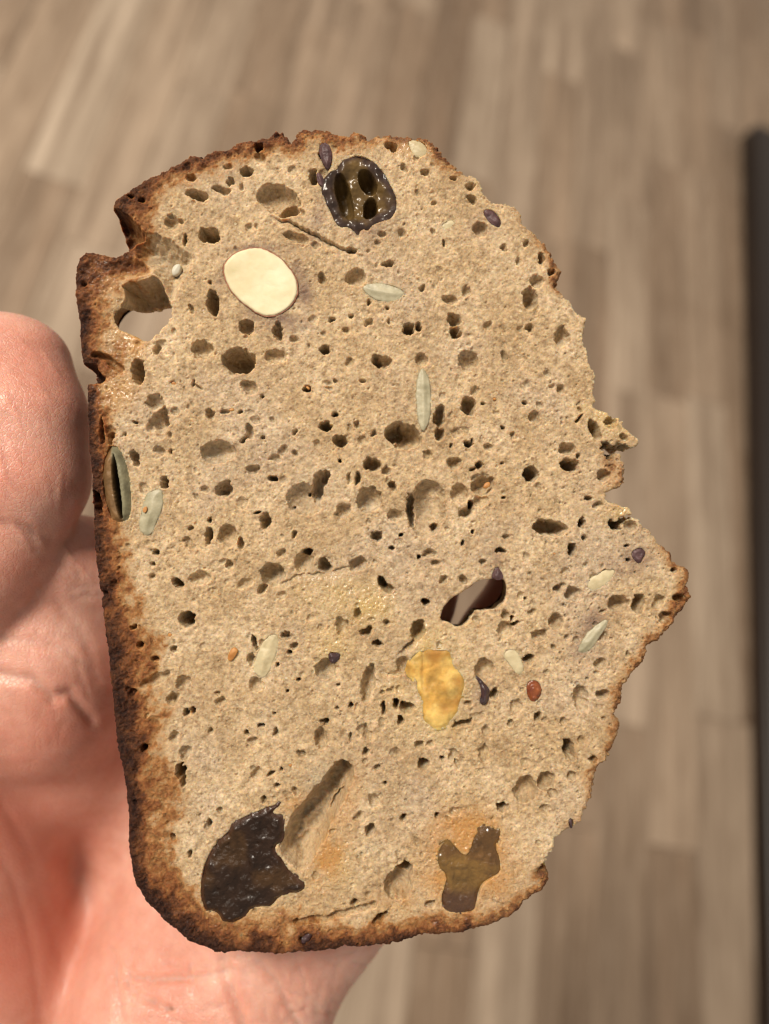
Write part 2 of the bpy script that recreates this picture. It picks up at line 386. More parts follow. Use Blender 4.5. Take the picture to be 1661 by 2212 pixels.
# hand-listed pores: detail-drawing x, y, rx, ry, rotation, depth
LIST = {
R1: [(940,780,68,52,10,3.6),(965,1225,42,85,-5,2.6),(1450,610,72,58,0,3.6),(1390,540,150,95,20,1.5),(1180,360,42,35,0,2.6),(1265,205,32,28,0,2.2),(865,520,70,36,12,1.6),(1020,480,60,25,8,.9),(1075,430,28,28,0,1.0),(1130,1590,112,82,8,3.8),(1185,1370,50,45,0,1.3),(1195,1405,20,16,0,2.2),(900,1520,75,60,0,.9),(1370,1560,65,45,0,.8),(820,1250,18,40,-20,.8),(785,810,12,42,0,1.6),(700,690,48,42,0,.6),(760,690,20,20,0,.6),(600,1520,20,40,8,1.0),(580,1400,14,30,8,1.4),(1150,470,20,25,0,.5),(830,410,35,28,20,.8),(1060,330,30,20,0,.6),(500,550,25,18,0,1.6),(1385,1400,26,62,-6,1.4),(1510,795,90,28,18,.9),(1490,1450,30,20,0,.7),(660,250,26,18,0,.7),(940,1080,12,14,0,.8),(430,520,24,12,30,1.2),(1620,400,26,55,0,1.4)],
R2: [(225,1050,65,55,0,1.1),(570,1390,32,40,0,2.6),(633,1370,20,25,0,1.4),(865,1325,40,45,0,1.4),(880,1405,30,38,0,2.2),(1360,1190,50,75,-8,1.5),(1405,1080,42,46,0,.9),(1395,1260,10,36,0,1.2),(1355,1375,28,25,0,.9),(1080,1365,30,30,0,.7),(955,1590,66,66,0,1.2),(400,1600,62,46,0,1.3),(368,1598,32,38,-20,2.2),(25,1520,35,30,0,1.6),(75,1325,25,17,0,1),(195,1297,18,12,0,1),(310,1340,28,25,0,.8),(655,1585,38,45,0,.9),(1195,1570,20,40,0,.7),(840,1195,50,30,12,.9),(945,1140,30,35,0,.7),(665,1115,17,25,0,.9),(440,960,45,18,-15,1),(670,378,35,20,0,.9),(1190,860,18,25,0,.7),(1430,930,18,42,0,1.2),(975,460,28,28,0,1.0),(985,545,30,28,0,1.0),(1035,740,45,50,0,.9),(540,345,20,36,-30,.7),(460,205,46,30,30,1.2),(625,500,13,25,0,.5),(730,755,20,22,0,.5),(1330,825,22,20,0,.6),(1280,945,20,25,0,.5),(1565,1440,45,70,0,.9),(165,1400,25,20,0,.6),(310,1210,14,18,0,1),(435,1250,14,10,0,.9),(15,1060,25,40,0,1.0),(450,1335,15,20,0,.6),(800,825,8,30,-8,.8),(1500,1020,30,26,0,.8),(730,575,18,14,0,.5),(400,770,35,20,0,.6),(860,410,24,14,0,.6)],
R3: [(1000,520,115,76,-4,1.2),(1040,760,60,50,-10,1.6),(1020,785,40,26,0,2.0),(650,710,27,45,-6,1.7),(650,300,32,80,-8,1.6),(620,330,60,70,0,.8),(590,200,60,50,0,.5),(1350,1310,78,76,0,1.7),(1285,1405,28,42,35,1.2),(1555,830,118,105,0,1.3),(1645,760,42,115,14,2.3),(1585,795,12,14,0,3),(1310,965,32,50,8,1.9),(940,1070,25,56,4,2.0),(1065,1060,62,72,0,.9),(1140,1110,20,40,-10,1.3),(740,1370,46,24,40,2.4),(800,1605,52,52,0,3.2),(600,1165,24,22,-30,2.2),(1350,695,35,24,8,1.9),(1220,635,45,35,0,1.1),(950,270,30,42,-25,1.2),(1200,100,56,45,20,1.1),(1575,115,35,26,0,1.5),(1205,390,30,55,-10,1.1),(1165,440,30,14,-30,1.2),(885,1335,76,45,0,.8),(1070,1250,18,36,-8,1.2),(620,515,50,30,30,.8),(945,965,14,18,0,1.4),(820,1015,20,15,0,.7),(800,1100,26,36,-20,.7),(1410,1180,36,30,0,.8),(1572,1165,28,20,0,2.5),(1555,1235,66,72,0,1.2),(1490,1060,18,20,0,.9),(1290,430,15,12,0,.7),(1490,395,18,18,0,.8),(695,520,12,18,0,.9),(460,330,18,12,20,1.1),(395,410,10,15,0,.8),(305,425,24,40,0,1.3),(1255,912,24,8,-12,1.4),(455,560,24,62,-12,1.7),(870,100,36,10,25,.6),(840,75,10,28,10,.7),(1280,160,10,14,0,1.2),(915,760,34,26,0,.6),(570,1330,22,20,0,.6),(575,1245,20,14,0,.8),(690,410,14,24,0,.4),(1140,265,16,14,0,.8),(1040,255,30,20,0,.6),(1500,525,24,16,30,.7),(1370,560,40,24,-10,.7),(1490,880,10,8,0,2)],
R4: [(545,415,122,82,18,2.6),(490,400,72,66,15,3.6),(775,290,42,78,6,2.2),(770,405,30,42,0,1.6),(965,225,45,62,-6,2.2),(35,350,42,36,0,2.4),(95,280,22,18,0,1.4),(130,450,50,38,10,1.8),(345,400,20,28,0,.9),(240,340,18,26,0,.8),(335,605,60,45,5,2.1),(430,640,22,28,0,.8),(870,590,45,35,0,1.2),(1025,600,24,24,-30,1.7),(990,630,26,12,-25,1.0),(965,465,32,20,0,1.7),(985,442,8,14,0,1.6),(1085,485,30,24,0,.7),(1385,300,28,34,0,.9),(1365,665,48,50,0,2.7),(1340,640,22,16,0,2.2),(1600,500,55,45,0,1.1),(1615,608,65,42,10,2.1),(1490,1010,112,48,6,2.3),(690,890,118,190,4,1.8),(590,900,28,110,-4,2.6),(738,1010,34,34,0,2.7),(310,830,80,85,0,1.1),(150,900,55,50,0,.9),(480,930,50,45,0,1.1),(470,740,24,32,-15,1.3),(900,790,60,60,0,.9),(1050,740,76,60,-20,1.6),(1035,835,50,40,0,1.0),(945,905,54,30,-35,1.3),(970,860,17,28,0,3.5),(365,1065,36,30,0,1.6),(25,690,28,62,22,2.4),(988,1035,10,15,10,2),(405,1370,26,52,-30,2.8),(440,1410,28,34,-30,1.8),(680,1497,28,26,0,2.3),(925,1355,25,32,0,1.1),(795,1350,22,30,0,.9),(1635,1155,28,38,0,1.6),(1635,1440,45,45,0,.8),(1165,1165,32,18,0,1.4),(710,1175,45,30,0,.9),(750,1240,28,20,0,.9),(1055,1235,25,22,0,.9),(1180,365,14,12,0,1.6),(1240,410,18,20,0,.7),(240,1565,25,36,0,1.2),(1200,1070,25,14,0,.7),(125,580,8,14,0,2),(240,690,15,46,4,1.3),(185,690,18,36,0,.7),(1325,200,20,12,20,.9),(1190,820,14,10,0,1),(1240,1600,12,20,0,2),(1265,1635,30,14,-30,1.6),(1530,1620,40,35,0,.9),(240,1240,62,56,0,1.3),(35,1255,45,50,0,2.0),(1550,110,26,24,0,.7),(1060,205,16,10,0,.8),(520,1060,16,12,0,1.4),(460,1150,22,16,0,1.1),(640,1200,18,14,0,1.6),(920,1110,12,22,0,1.2),(1370,1560,26,22,0,.5),(850,480,14,16,0,.7),(100,60,14,16,0,.6),(275,60,22,16,0,.7),(55,105,24,16,0,.6),(690,540,30,36,0,.7),(1180,590,12,10,0,.7),(1330,1470,12,10,0,.8),(1540,1410,32,26,0,.8),(430,1630,20,16,0,1.1)],
R5: [(700,380,34,72,-28,1.6),(600,300,10,34,30,1.0),(620,980,26,38,8,1.6),(980,1505,46,56,0,1.3),(850,1500,66,56,0,.9),(755,675,45,40,0,.8),(720,865,30,22,0,.5),(590,550,15,20,0,.6),(905,1130,20,15,0,.9),(910,1220,13,12,0,1.6),(630,1080,15,20,0,.7),(1250,1465,36,30,0,.9),(935,1000,42,36,0,.6),(660,820,26,12,0,.8),(1180,1575,30,18,-20,.8),(1215,1290,24,20,0,.7),(800,330,40,34,0,.4)],
R6: [(415,195,22,30,0,1.2),(630,215,22,20,0,.9),(510,285,28,18,-10,.9),(620,545,40,40,-10,1.1),(710,635,20,24,0,2.2),(752,615,20,28,0,2.2),(440,860,26,32,30,2.6),(675,1010,34,52,-4,3.8),(688,1075,18,36,0,2.4),(630,790,32,40,0,.9),(705,890,38,48,0,.9),(500,420,110,34,-28,.8),(690,440,55,50,0,.8),(935,560,40,34,0,.6),(1150,180,13,56,-18,1.8),(1128,290,24,50,0,1.2),(1160,450,54,40,20,.9),(1355,125,24,28,0,1.2),(1405,195,22,22,0,1.0),(1385,240,14,14,0,1.5),(1610,685,24,26,0,1.8),(1190,715,20,16,0,2),(1290,755,18,30,0,1.1),(1100,765,18,16,0,1.2),(1135,815,35,28,0,.7),(865,750,16,22,0,.8),(1585,800,46,76,-4,1.2),(1450,895,28,22,0,.9),(1255,1030,28,16,-35,1.2),(1165,1030,38,46,0,.5),(1415,1140,18,30,-35,.8),(1205,1200,22,24,0,.9),(860,1345,17,28,18,1.4),(735,1550,13,30,4,1.3),(925,1260,18,22,0,.7),(1610,345,68,70,0,1.3),(620,1440,20,25,0,1.2),(1300,325,14,16,0,1.2),(1435,420,12,12,0,1.5),(1365,490,12,10,0,2.2),(1280,640,12,10,0,.8),(1330,1000,10,14,0,1.2),(1300,1110,16,14,0,1.1),(910,500,20,16,0,.6),(360,500,26,28,0,.9),(370,75,22,18,0,.9)],
R7: [(310,440,42,125,10,1.4),(635,100,44,66,8,2.1),(300,105,42,28,-45,1.3),(375,185,32,22,0,1.6),(430,50,28,20,0,.7),(140,70,42,70,-20,1.0),(490,580,18,42,-4,2.4),(565,605,52,38,15,1.7),(540,590,22,30,0,2.2),(405,600,14,48,-4,1.5),(513,685,20,34,0,1.9),(300,760,22,60,-18,1.0),(295,880,24,24,0,1.2),(640,840,28,24,0,1.1),(670,970,35,42,0,1.9),(418,1090,16,16,0,1.5),(370,980,18,22,0,.8),(350,1205,38,40,0,.9),(325,1395,38,42,10,1.5),(545,1320,24,32,0,1.5),(755,1300,14,22,0,1.6),(245,1325,35,30,0,.8),(195,578,18,18,0,1.8),(1180,1250,42,32,15,2.1),(1330,1130,76,86,0,1.3),(1465,1080,55,66,0,.8),(1605,870,34,76,-18,1.8),(1265,590,34,55,0,.7),(1350,280,35,30,0,1.4),(1200,90,56,60,0,.9),(1420,130,60,38,-15,1.0),(1530,40,44,50,0,.9),(1060,890,28,60,0,.6),(920,700,76,20,-20,1.3),(860,910,30,40,0,.4),(795,932,14,12,0,2.2),(1410,660,22,28,0,1.2),(1230,710,22,22,0,.7),(1060,350,60,72,0,.9),(1130,510,28,42,0,1.5),(535,330,44,62,0,1.1),(965,575,24,18,0,.8),(110,600,14,16,0,.7),(115,450,12,10,0,1.2),(880,960,14,20,0,.8),(400,500,16,14,0,.5),(460,485,30,20,0,.5),(720,840,24,22,0,.5),(195,790,10,36,0,.7)],
}
for off, L in LIST.items():
    for (zx, zy, rx, ry, rot, dep) in L:
        pore(off[0] + zx / 3, off[1] + zy / 3, rx / 3, ry / 3, rot, dep)
for a in [(873, 1880, 20, 18, 0, 3.2), (860, 1912, 31, 32, 10, 1.8), (929, 1953, 12, 10, 0, 1.2), (298.6, 801.8, 15, 30, 0, 2.4), (1090, 1330, 10, 8, 0, 1.0), (765, 1951, 9, 8, 0, 1.5), (660, 2028, 15, 10, -25, 1.2), (820, 1985, 22, 8, -40, 1.6), (1256, 1510, 16, 30, -8, .9), (1300, 1500, 16, 11, 0, .9), (1280, 1640, 9, 8, 0, .8), (1235, 1778, 5, 8, 0, 1.2)]:
    pore(*a)
# grooves as chains of small bowls
def channel(pts, r, depth):
    for (x0, y0), (x1, y1) in zip(pts[:-1], pts[1:]):
        n = max(2, int(math.hypot(x1 - x0, y1 - y0) / (r * .5)))
        for k in range(n): pore(x0 + (x1 - x0) * k / n, y0 + (y1 - y0) * k / n, r, r, 0, depth, .7)
def ledge(pts, depth, width):
    pg = poly(pts)
    lo = pg.min(0) - width; hi = pg.max(0) + width
    s = (slice(max(0, int((lo[1] - v0) / H_)), min(ny, int((hi[1] - v0) / H_) + 1)), slice(max(0, int((lo[0] - u0) / H_)), min(nx, int((hi[0] - u0) / H_) + 1)))
    uu = GU[s] + WU[s] * .8; vv = GV[s] + WV[s] * .8
    best = np.full(uu.shape, 1e9); side = np.zeros(uu.shape); along = np.zeros(uu.shape); n = len(pg) - 1
    for k in range(n):
        e = pg[k + 1] - pg[k]; q = ((uu - pg[k][0]) * e[0] + (vv - pg[k][1]) * e[1]) / (e @ e); t = np.clip(q, 0, 1)
        dx = uu - pg[k][0] - e[0] * t; dy = vv - pg[k][1] - e[1] * t; d = np.hypot(dx, dy)
        m = d < best; best = np.where(m, d, best); side = np.where(m, e[0] * dy - e[1] * dx, side); along = np.where(m, (k + t) / n, along)
    prof = depth * np.clip(1 - best / width, 0, 1) ** 1.5 * sm(0, .12, best) * np.sin(math.pi * np.clip(along * .9 + .05, 0, 1)) ** .5
    HT[s] = np.minimum(HT[s], np.where(side < 0, -prof, 0))
ledge([(598, 470), (625, 478), (660, 494), (700, 514), (735, 534), (772, 546)], 1.5, 1.0)
pore(758, 541, 11, 5, 5, 2.6)
ledge([(740, 1700), (718, 1770), (690, 1830), (668, 1868)], .8, 1.6)
ledge([(866, 1405), (893, 1380), (905, 1350)], 1.6, 1.2)
ledge([(600, 1262), (640, 1240), (700, 1236), (780, 1212)], .6, 1.2)
ledge([(905, 1440), (885, 1458), (850, 1462), (815, 1450)], .9, 1.0)
channel([(700, 322), (694, 338)], 9, 2.0)
channel([(640, 1990), (700, 1985), (760, 1968), (810, 1955)], 7, .8)
channel([(880, 1432), (893, 1470)], 4, .8)
# elongated cavity with a grey film bottom, beside the big dark fruit
pit([(724, 1645), (746, 1640), (768, 1659), (758, 1700), (738, 1722), (716, 1780), (690, 1835), (660, 1880), (640, 1882), (597, 1839), (614, 1783), (655, 1730), (698, 1680)], 4.6, 1.7, (.14, .03), .5)
pit([(742, 1700), (757, 1702), (718, 1782), (690, 1790), (712, 1722)], 5.0, 1.4)
pore(742, 1655, 5, 4, 0, 3.2)
# torn pocket at the upper left
pit([(236, 446), (274, 459), (313, 499), (312, 520), (290, 534), (266, 548), (240, 552), (236, 500)], 5.2, 2.4, (-.45, 0), .3)
pit([(305, 500), (345, 505), (401, 540), (417, 553), (409, 585), (391, 615), (371, 656), (350, 650), (343, 600), (318, 575), (285, 548)], 3.0, 3.0, (.05, .10), .25)
pit([(262, 612), (304, 608), (339, 592), (368, 646), (372, 690), (330, 738), (300, 732), (262, 710), (256, 690), (262, 655), (270, 635)], 6.2, 1.6, (0, .12), .5)
pit([(250, 560), (330, 555), (340, 590), (270, 606), (225, 600)], 1.0, 2.0)
pore(318, 636, 30, 20, -15, 4.4)
pit([(172, 786), (205, 783), (222, 808), (228, 818), (222, 827), (190, 829), (172, 824)], 4.5, 1.0)
channel([(205, 765), (235, 775), (262, 800)], 8, .9)
pit([(215, 900), (226, 900), (226, 960), (216, 960)], 1.5, .5)
pit([(196, 1060), (212, 1058), (226, 1105), (208, 1120)], 2.4, .8)

# overhanging triangular flap and other raised torn bits
flap = sdf_poly(GU, GV, poly(zp(R4, [(-30, 1110), (0, 1165), (90, 1285), (290, 1180), (420, 1140), (300, 1060), (100, 1060)])))
HT = np.where(flap < 0, np.maximum(HT, -.15), HT)
# random small pores
inside = (SD < -.3)
def scatter(n, rmin, rmax, dk, pw=2.2, elong=1.7):
    k = 0
    while k < n:
        a = rng.uniform(u0, u1); b = rng.uniform(v0, v1)
        j = int((a - u0) / H_); i = int((b - v0) / H_)
        if not inside[min(i, ny - 1), min(j, nx - 1)]: continue
        dens = .55 + .45 * noise2(np.array(a), np.array(b), 7.0, 60)
        X = a / UNIT + 830.5; Y = 1106 - b / UNIT
        if X > 950 and Y < 700: dens *= .45
        if rng.random() > dens: continue
        r = rmin + (rmax - rmin) * rng.random() ** pw
        e = rng.uniform(1, elong)
        pore(X, Y, r * e / UNIT, r / UNIT, rng.uniform(0, 180), r * rng.uniform(.7, 1.5) * dk, .8, .6, .8)
        k += 1
scatter(150, .38, .75, .75, 2.0)
scatter(420, .16, .36, .75)
scatter(6500, .09, .19, .7)
# raised crumbs
for _ in range(1500):
    a = rng.uniform(u0, u1); b = rng.uniform(v0, v1); r = rng.uniform(.12, .30); s = window(a, b, r)
    if s[0].stop - s[0].start < 2: continue
    q = ((GU[s] - a) ** 2 + (GV[s] - b) ** 2) / (r * r)
    grain[s] = np.maximum(grain[s], rng.uniform(.08, .22) * np.clip(1 - q, 0, 1) ** .5)
crgh = .20 * fbm(GU, GV, .9, 3, 80, .7) * sm(.1, .7, crust)
ZT = base + grain + crgh + HT
# sockets for the fruit, nuts and seeds (filled in further down)
SOCK = []
def socket(pts, depth, grow=.05): SOCK.append((pts, depth, grow))

# ------------------------------------------------------------------ inclusions: outline, relief and material
def patch(name, pts, relief, mat, skirt, parent, step=.12, attrs=None, smoothn=1, sockd=None, grow=.0, lab=None, ragged=.05):
    """a piece of fruit, nut or seed set into the slice: outline in drawing units, relief(u,v,d) mm"""
    pg = smooth_poly(poly(pts), smoothn)
    lo = pg.min(0) - 3 * step; hi = pg.max(0) + 3 * step
    n1 = int((hi[0] - lo[0]) / step) + 1; n2 = int((hi[1] - lo[1]) / step) + 1
    uu = lo[0] + step * np.arange(n1)[None, :].repeat(n2, 0); vv = lo[1] + step * np.arange(n2)[:, None].repeat(n1, 1)
    sd = sdf_poly(uu, vv, pg) + ragged * (noise2(uu, vv, .9, 65) + .7 * noise2(uu, vv, .4, 66))
    used, U, V, F, B = grid_mesh(lo[0], lo[1], step, sd)
    d = np.clip(-sdf_poly(U, V, pg), 0, None)
    W = relief(U, V, d)
    n = len(U)
    be = np.unique(B); mp = np.full(n, -1); mp[be] = n + np.arange(len(be))
    c = pg.mean(0)
    U2 = np.concatenate([U, U[be] + (c[0] - U[be]) * .04]); V2 = np.concatenate([V, V[be] + (c[1] - V[be]) * .04]); W2 = np.concatenate([W, np.full(len(be), -skirt)])
    Fw = np.stack([B[:, 1], B[:, 0], mp[B[:, 0]], mp[B[:, 1]]], 1)
    at = {k: np.concatenate([f(U, V, d), f(U[be], V[be], d[be])]) for k, f in (attrs or {}).items()}
    me = mesh_np(name, np.stack([U2, V2, W2], 1) * .001, np.concatenate([F, Fw]), True, at)
    o = link(name, me, mat, parent)
    if lab: o['label'] = lab
    if sockd: socket(pts, sockd, grow)
    return o

def lens(cx, cy, a, b, rot, n=26, sharp=1.25):
    out = []
    for k in range(n):
        t = 2 * math.pi * k / n
        x = a * math.cos(t); y = b * math.copysign(abs(math.sin(t)) ** sharp, math.sin(t))
        c, s = math.cos(math.radians(rot)), math.sin(math.radians(rot))
        out.append((cx + x * c - y * s, cy + x * s + y * c))
    return out

slice_root = bpy.data.objects.new('bread_slice', None); COL.objects.link(slice_root)
slice_root.matrix_world = Matrix.Translation(cam_to_world((0, 0, -DIST))) @ ROT.to_4x4()
tag(slice_root, 'slice of brown fruit and seed bread with a torn right edge, held in the hand', 'bread')

# materials of the inclusions
def simple(name, c1, c2, scale, rough, spec=.5, bump=0, bscale=2500, sss=0.0, coat=0.0):
    m = NT(name)
    m.set(Base_Color=m.ramp(m.noise(scale, 4, .6), [(.32, c1), (.68, c2)]), Roughness=rough)
    m.b.inputs['Specular IOR Level'].default_value = spec
    if bump: m.bump(m.noise(bscale, 3, .6), bump, .0003)
    if sss:
        m.b.inputs['Subsurface Weight'].default_value = sss; m.b.inputs['Subsurface Radius'].default_value = (1.0, .7, .45); m.b.inputs['Subsurface Scale'].default_value = .0012
    if coat:
        m.b.inputs['Coat Weight'].default_value = coat; m.b.inputs['Coat Roughness'].default_value = .12
    return m.m
M_alm = simple('almond_flesh', (.50, .41, .215), (.68, .62, .43), 110, .5, .3, .25, 700, .25)
M_askin = simple('almond_skin', (.20, .075, .04), (.34, .15, .08), 900, .6)
M_seed = simple('seed_flesh', (.25, .225, .14), (.43, .39, .27), 500, .45, .45, .25, 1500, .1)
M_seedp = simple('pale_seed', (.38, .31, .18), (.54, .46, .29), 500, .45, .45, .2, 1500, .15)
M_dark = simple('dark_fruit', (.020, .010, .012), (.055, .024, .026), 900, .34, .5, .5, 1800, 0, .3)
M_purp = simple('purple_fruit', (.05, .026, .028), (.10, .05, .052), 900, .5, .4, .5, 1800)
M_red = simple('red_fruit', (.12, .025, .010), (.26, .075, .022), 700, .32, .4, .3, 1500, .2, .2)
M_orange = simple('orange_peel', (.34, .14, .035), (.46, .22, .065), 900, .5, .4, .3, 1500, .1)

def wet(name, skin, flesh, third=None, rough=.2, coat=.6, nscale=600, bstr=.6, bscale=1400, sss=.0):
    """skin/flesh blended by the 'mask' attribute"""
    m = NT(name)
    n = m.noise(nscale, 4, .6)
    a = m.ramp(n, [(.3, tuple(.6 * x for x in skin)), (.7, tuple(1.35 * x for x in skin))])
    b = m.ramp(n, [(.3, tuple(.6 * x for x in flesh)), (.7, tuple(1.35 * x for x in flesh))])
    c = m.mix(m.attr('mask'), a, b)
    if third: c = m.mix(m.attr('mask2'), c, third)
    m.set(Base_Color=c, Roughness=rough)
    m.b.inputs['Coat Weight'].default_value = coat; m.b.inputs['Coat Roughness'].default_value = .07
    m.b.inputs['Specular IOR Level'].default_value = .16
    m.bump(m.noise(bscale, 4, .65), bstr, .0004)
    if sss:
        m.b.inputs['Subsurface Weight'].default_value = sss; m.b.inputs['Subsurface Radius'].default_value = (1.0, .6, .3); m.b.inputs['Subsurface Scale'].default_value = .0015
    return m.m
M_raisin = wet('raisin', (.040, .024, .019), (.100, .060, .020), None, .32, .3, 500, .2, 1100)
M_prune = wet('prune', (.020, .010, .006), (.048, .024, .010), (.060, .028, .017), .26, .20, 350, .5, 1900)
M_apr = wet('apricot', (.48, .28, .070), (.56, .38, .12), (.34, .16, .035), .38, .2, 380, .3, 1700, .4)
M_sticky = wet('sticky_fruit', (.100, .050, .016), (.150, .082, .022), (.050, .022, .016), .2, .6, 380, .55, 1500, .2)
M_hull = wet('seed_hull', (.17, .155, .095), (.155, .088, .038), (.016, .012, .008), .34, .15, 500, .4, 1300)

# almond with its thin brown skin
ALM = zp(R1, [(1030, 990), (1080, 920), (1150, 880), (1220, 860), (1300, 870), (1390, 920), (1460, 990), (1505, 1060), (1514, 1140), (1485, 1210), (1430, 1270), (1330, 1307), (1260, 1285), (1180, 1230), (1110, 1170), (1060, 1100)])
alm = patch('almond', ALM, lambda u, v, d: .12 + .10 * sm(0, .18, d) + .07 * fbm(u, v, 3.4, 2, 90) + .05 * np.abs(noise2(u, v, 1.9, 91)), M_alm, 1.2, slice_root, sockd=1.0, lab='pale cut almond')
ac = np.mean(ALM, 0); ring = [tuple(ac + (np.array(p) - ac) * 1.035) for p in ALM]
patch('skin', ring, lambda u, v, d: .08 - .3 * sm(.22, .32, d) + .07 * noise2(u, v, .5, 92), M_askin, 1.2, alm, step=.1, sockd=1.0)

# wrinkled hollow raisin near the top
RAI = zp(RR, [(540, 580), (600, 500), (700, 430), (800, 395), (900, 410), (1000, 470), (1090, 550), (1180, 640), (1230, 760), (1300, 880), (1342, 1000), (1330, 1150), (1260, 1265), (1130, 1300), (1020, 1340), (960, 1430), (870, 1400), (830, 1520), (780, 1440), (700, 1370), (580, 1385), (500, 1290), (440, 1150), (370, 1000), (335, 850), (370, 720), (450, 640)], .16668)
cav = [((640, 950), 95, 290, -14), ((940, 760), 95, 165, -28), ((975, 1100), 85, 135, 8)]
def cavd(u, v):
    t = np.zeros_like(u)
    for (c, a, b, rot) in cav:
        x0, y0 = P(RR[0] + c[0] * .16668, RR[1] + c[1] * .16668); a *= .16668 * UNIT; b *= .16668 * UNIT
        cs, sn = math.cos(math.radians(rot)), math.sin(math.radians(rot))
        du = u - x0 + .08 * noise2(u, v, .8, 95); dv = v - y0
        r2 = ((du * cs - dv * sn) / a) ** 2 + ((du * sn + dv * cs) / b) ** 2
        t = np.maximum(t, np.clip(1.15 - r2, 0, 1) ** .6)
    return t
def rai_h(u, v, d):
    rim = .12 * np.exp(-((d - 1.0) / .7) ** 2) - .15 * (1 - sm(0, .3, d)) + .30 * fbm(u, v, 1.6, 2, 96)
    cx, cy = P(776.8, 419); th = np.arctan2(v - cy, u - cx)
    wr = .05 * np.sin(th * 13 + 2.0 * noise2(u, v, 2.0, 97)) * (1 - sm(1.2, 2.2, d)) + .20 * fbm(u, v, 1.3, 3, 98)
    return -.05 + rim + wr - .55 * sm(1.0, 2.4, d) - 3.0 * cavd(u, v)
patch('raisin', RAI, rai_h, M_raisin, 2.5, slice_root, step=.11, sockd=4.0, grow=-.25,
      attrs={'mask': lambda u, v, d: sm(.6, 2.0, d + .7 * fbm(u, v, 1.6, 2, 99))}, lab='wrinkled dark raisin cut open, olive and hollow inside')

# large dark prune piece
PRU = zp(RP, [(480, 730), (640, 650), (800, 590), (870, 570), (940, 525), (940, 580), (880, 615), (870, 645), (960, 655), (972, 720), (975, 850), (940, 930), (895, 960), (900, 1010), (960, 1070), (1000, 1150), (1060, 1200), (1110, 1250), (1168, 1290), (1160, 1360), (1100, 1390), (1000, 1385), (930, 1430), (860, 1525), (780, 1525), (680, 1525), (600, 1625), (500, 1672), (420, 1660), (370, 1590), (300, 1560), (230, 1560), (188, 1420), (190, 1280), (210, 1160), (270, 1010), (360, 890), (460, 800)], .23335)
patch('prune', PRU, lambda u, v, d: -.25 + .55 * sm(0, .9, d) + .30 * fbm(u, v, 3.2, 3, 110) + .12 * fbm(u, v, .7, 3, 114), M_prune, 1.8, slice_root, sockd=1.6, grow=-.15, ragged=.12,
      attrs={'mask': lambda u, v, d: sm(-.2, .6, fbm(u, v, 4.0, 3, 118)), 'mask2': lambda u, v, d: (1 - sm(.1, .9, d)) * .8}, lab='large glossy dark prune piece')
# apricot
APR = zp(R7, [(555, 310), (590, 240), (660, 215), (760, 205), (850, 215), (870, 280), (880, 330), (930, 370), (960, 440), (940, 520), (900, 640), (860, 700), (780, 750), (720, 745), (650, 700), (645, 620), (650, 540), (610, 480), (605, 430), (570, 410), (550, 370)])
def apr_dark(u, v, d):
    t = 0
    for x, y, r in ((735, 270, 55), (890, 430, 40), (885, 560, 40), (800, 600, 40), (760, 235, 25)):
        a, b = P(R7[0] + x / 3, R7[1] + y / 3); t = t + np.exp(-((u - a) ** 2 + (v - b) ** 2) / (r / 3 * UNIT) ** 2)
    return np.clip(t, 0, 1) * .8
patch('apricot', APR, lambda u, v, d: -.36 + .36 * sm(0, .9, d) + .16 * fbm(u, v, 2.2, 3, 120) + .05 * fbm(u, v, .6, 2, 124) - .25 * np.exp(-((u - P(914, 0)[0]) / .25) ** 2) * sm(P(0, 1500)[1], P(0, 1480)[1], v), M_apr, 1.2, slice_root, sockd=1.0, grow=-.45, ragged=.2,
      attrs={'mask': lambda u, v, d: sm(-.3, .5, fbm(u, v, 2.5, 3, 126)), 'mask2': apr_dark}, lab='glossy yellow piece of dried apricot')
# sticky brown fruit
STK = zp(RS, [(510, 790), (560, 700), (620, 655), (680, 720), (745, 795), (780, 760), (800, 680), (850, 600), (920, 560), (1000, 595), (1045, 560), (1062, 640), (1015, 740), (1052, 830), (1055, 960), (980, 1000), (900, 1050), (870, 1150), (840, 1280), (720, 1290), (560, 1272), (538, 1150), (570, 1060), (590, 980), (520, 900)], .23335)
sc_ = np.mean(STK, 0); STK = [tuple(sc_ + (np.array(p) - sc_) * 1.14) for p in STK]
patch('sticky_fruit', STK, lambda u, v, d: -.20 + .24 * sm(0, 1.0, d) + .24 * fbm(u, v, 2.4, 3, 130) + .08 * fbm(u, v, .6, 2, 134), M_sticky, 1.2, slice_root, sockd=.9, grow=-.3, ragged=.32,
      attrs={'mask': lambda u, v, d: sm(-.4, .5, fbm(u, v, 3.0, 3, 136) + .02 * (u - P(990, 0)[0])), 'mask2': lambda u, v, d: sm(P(0, 1905)[1], P(0, 1935)[1], v + .5 * noise2(u, v, 1.5, 137)) * .8}, lab='sticky olive brown fruit piece')
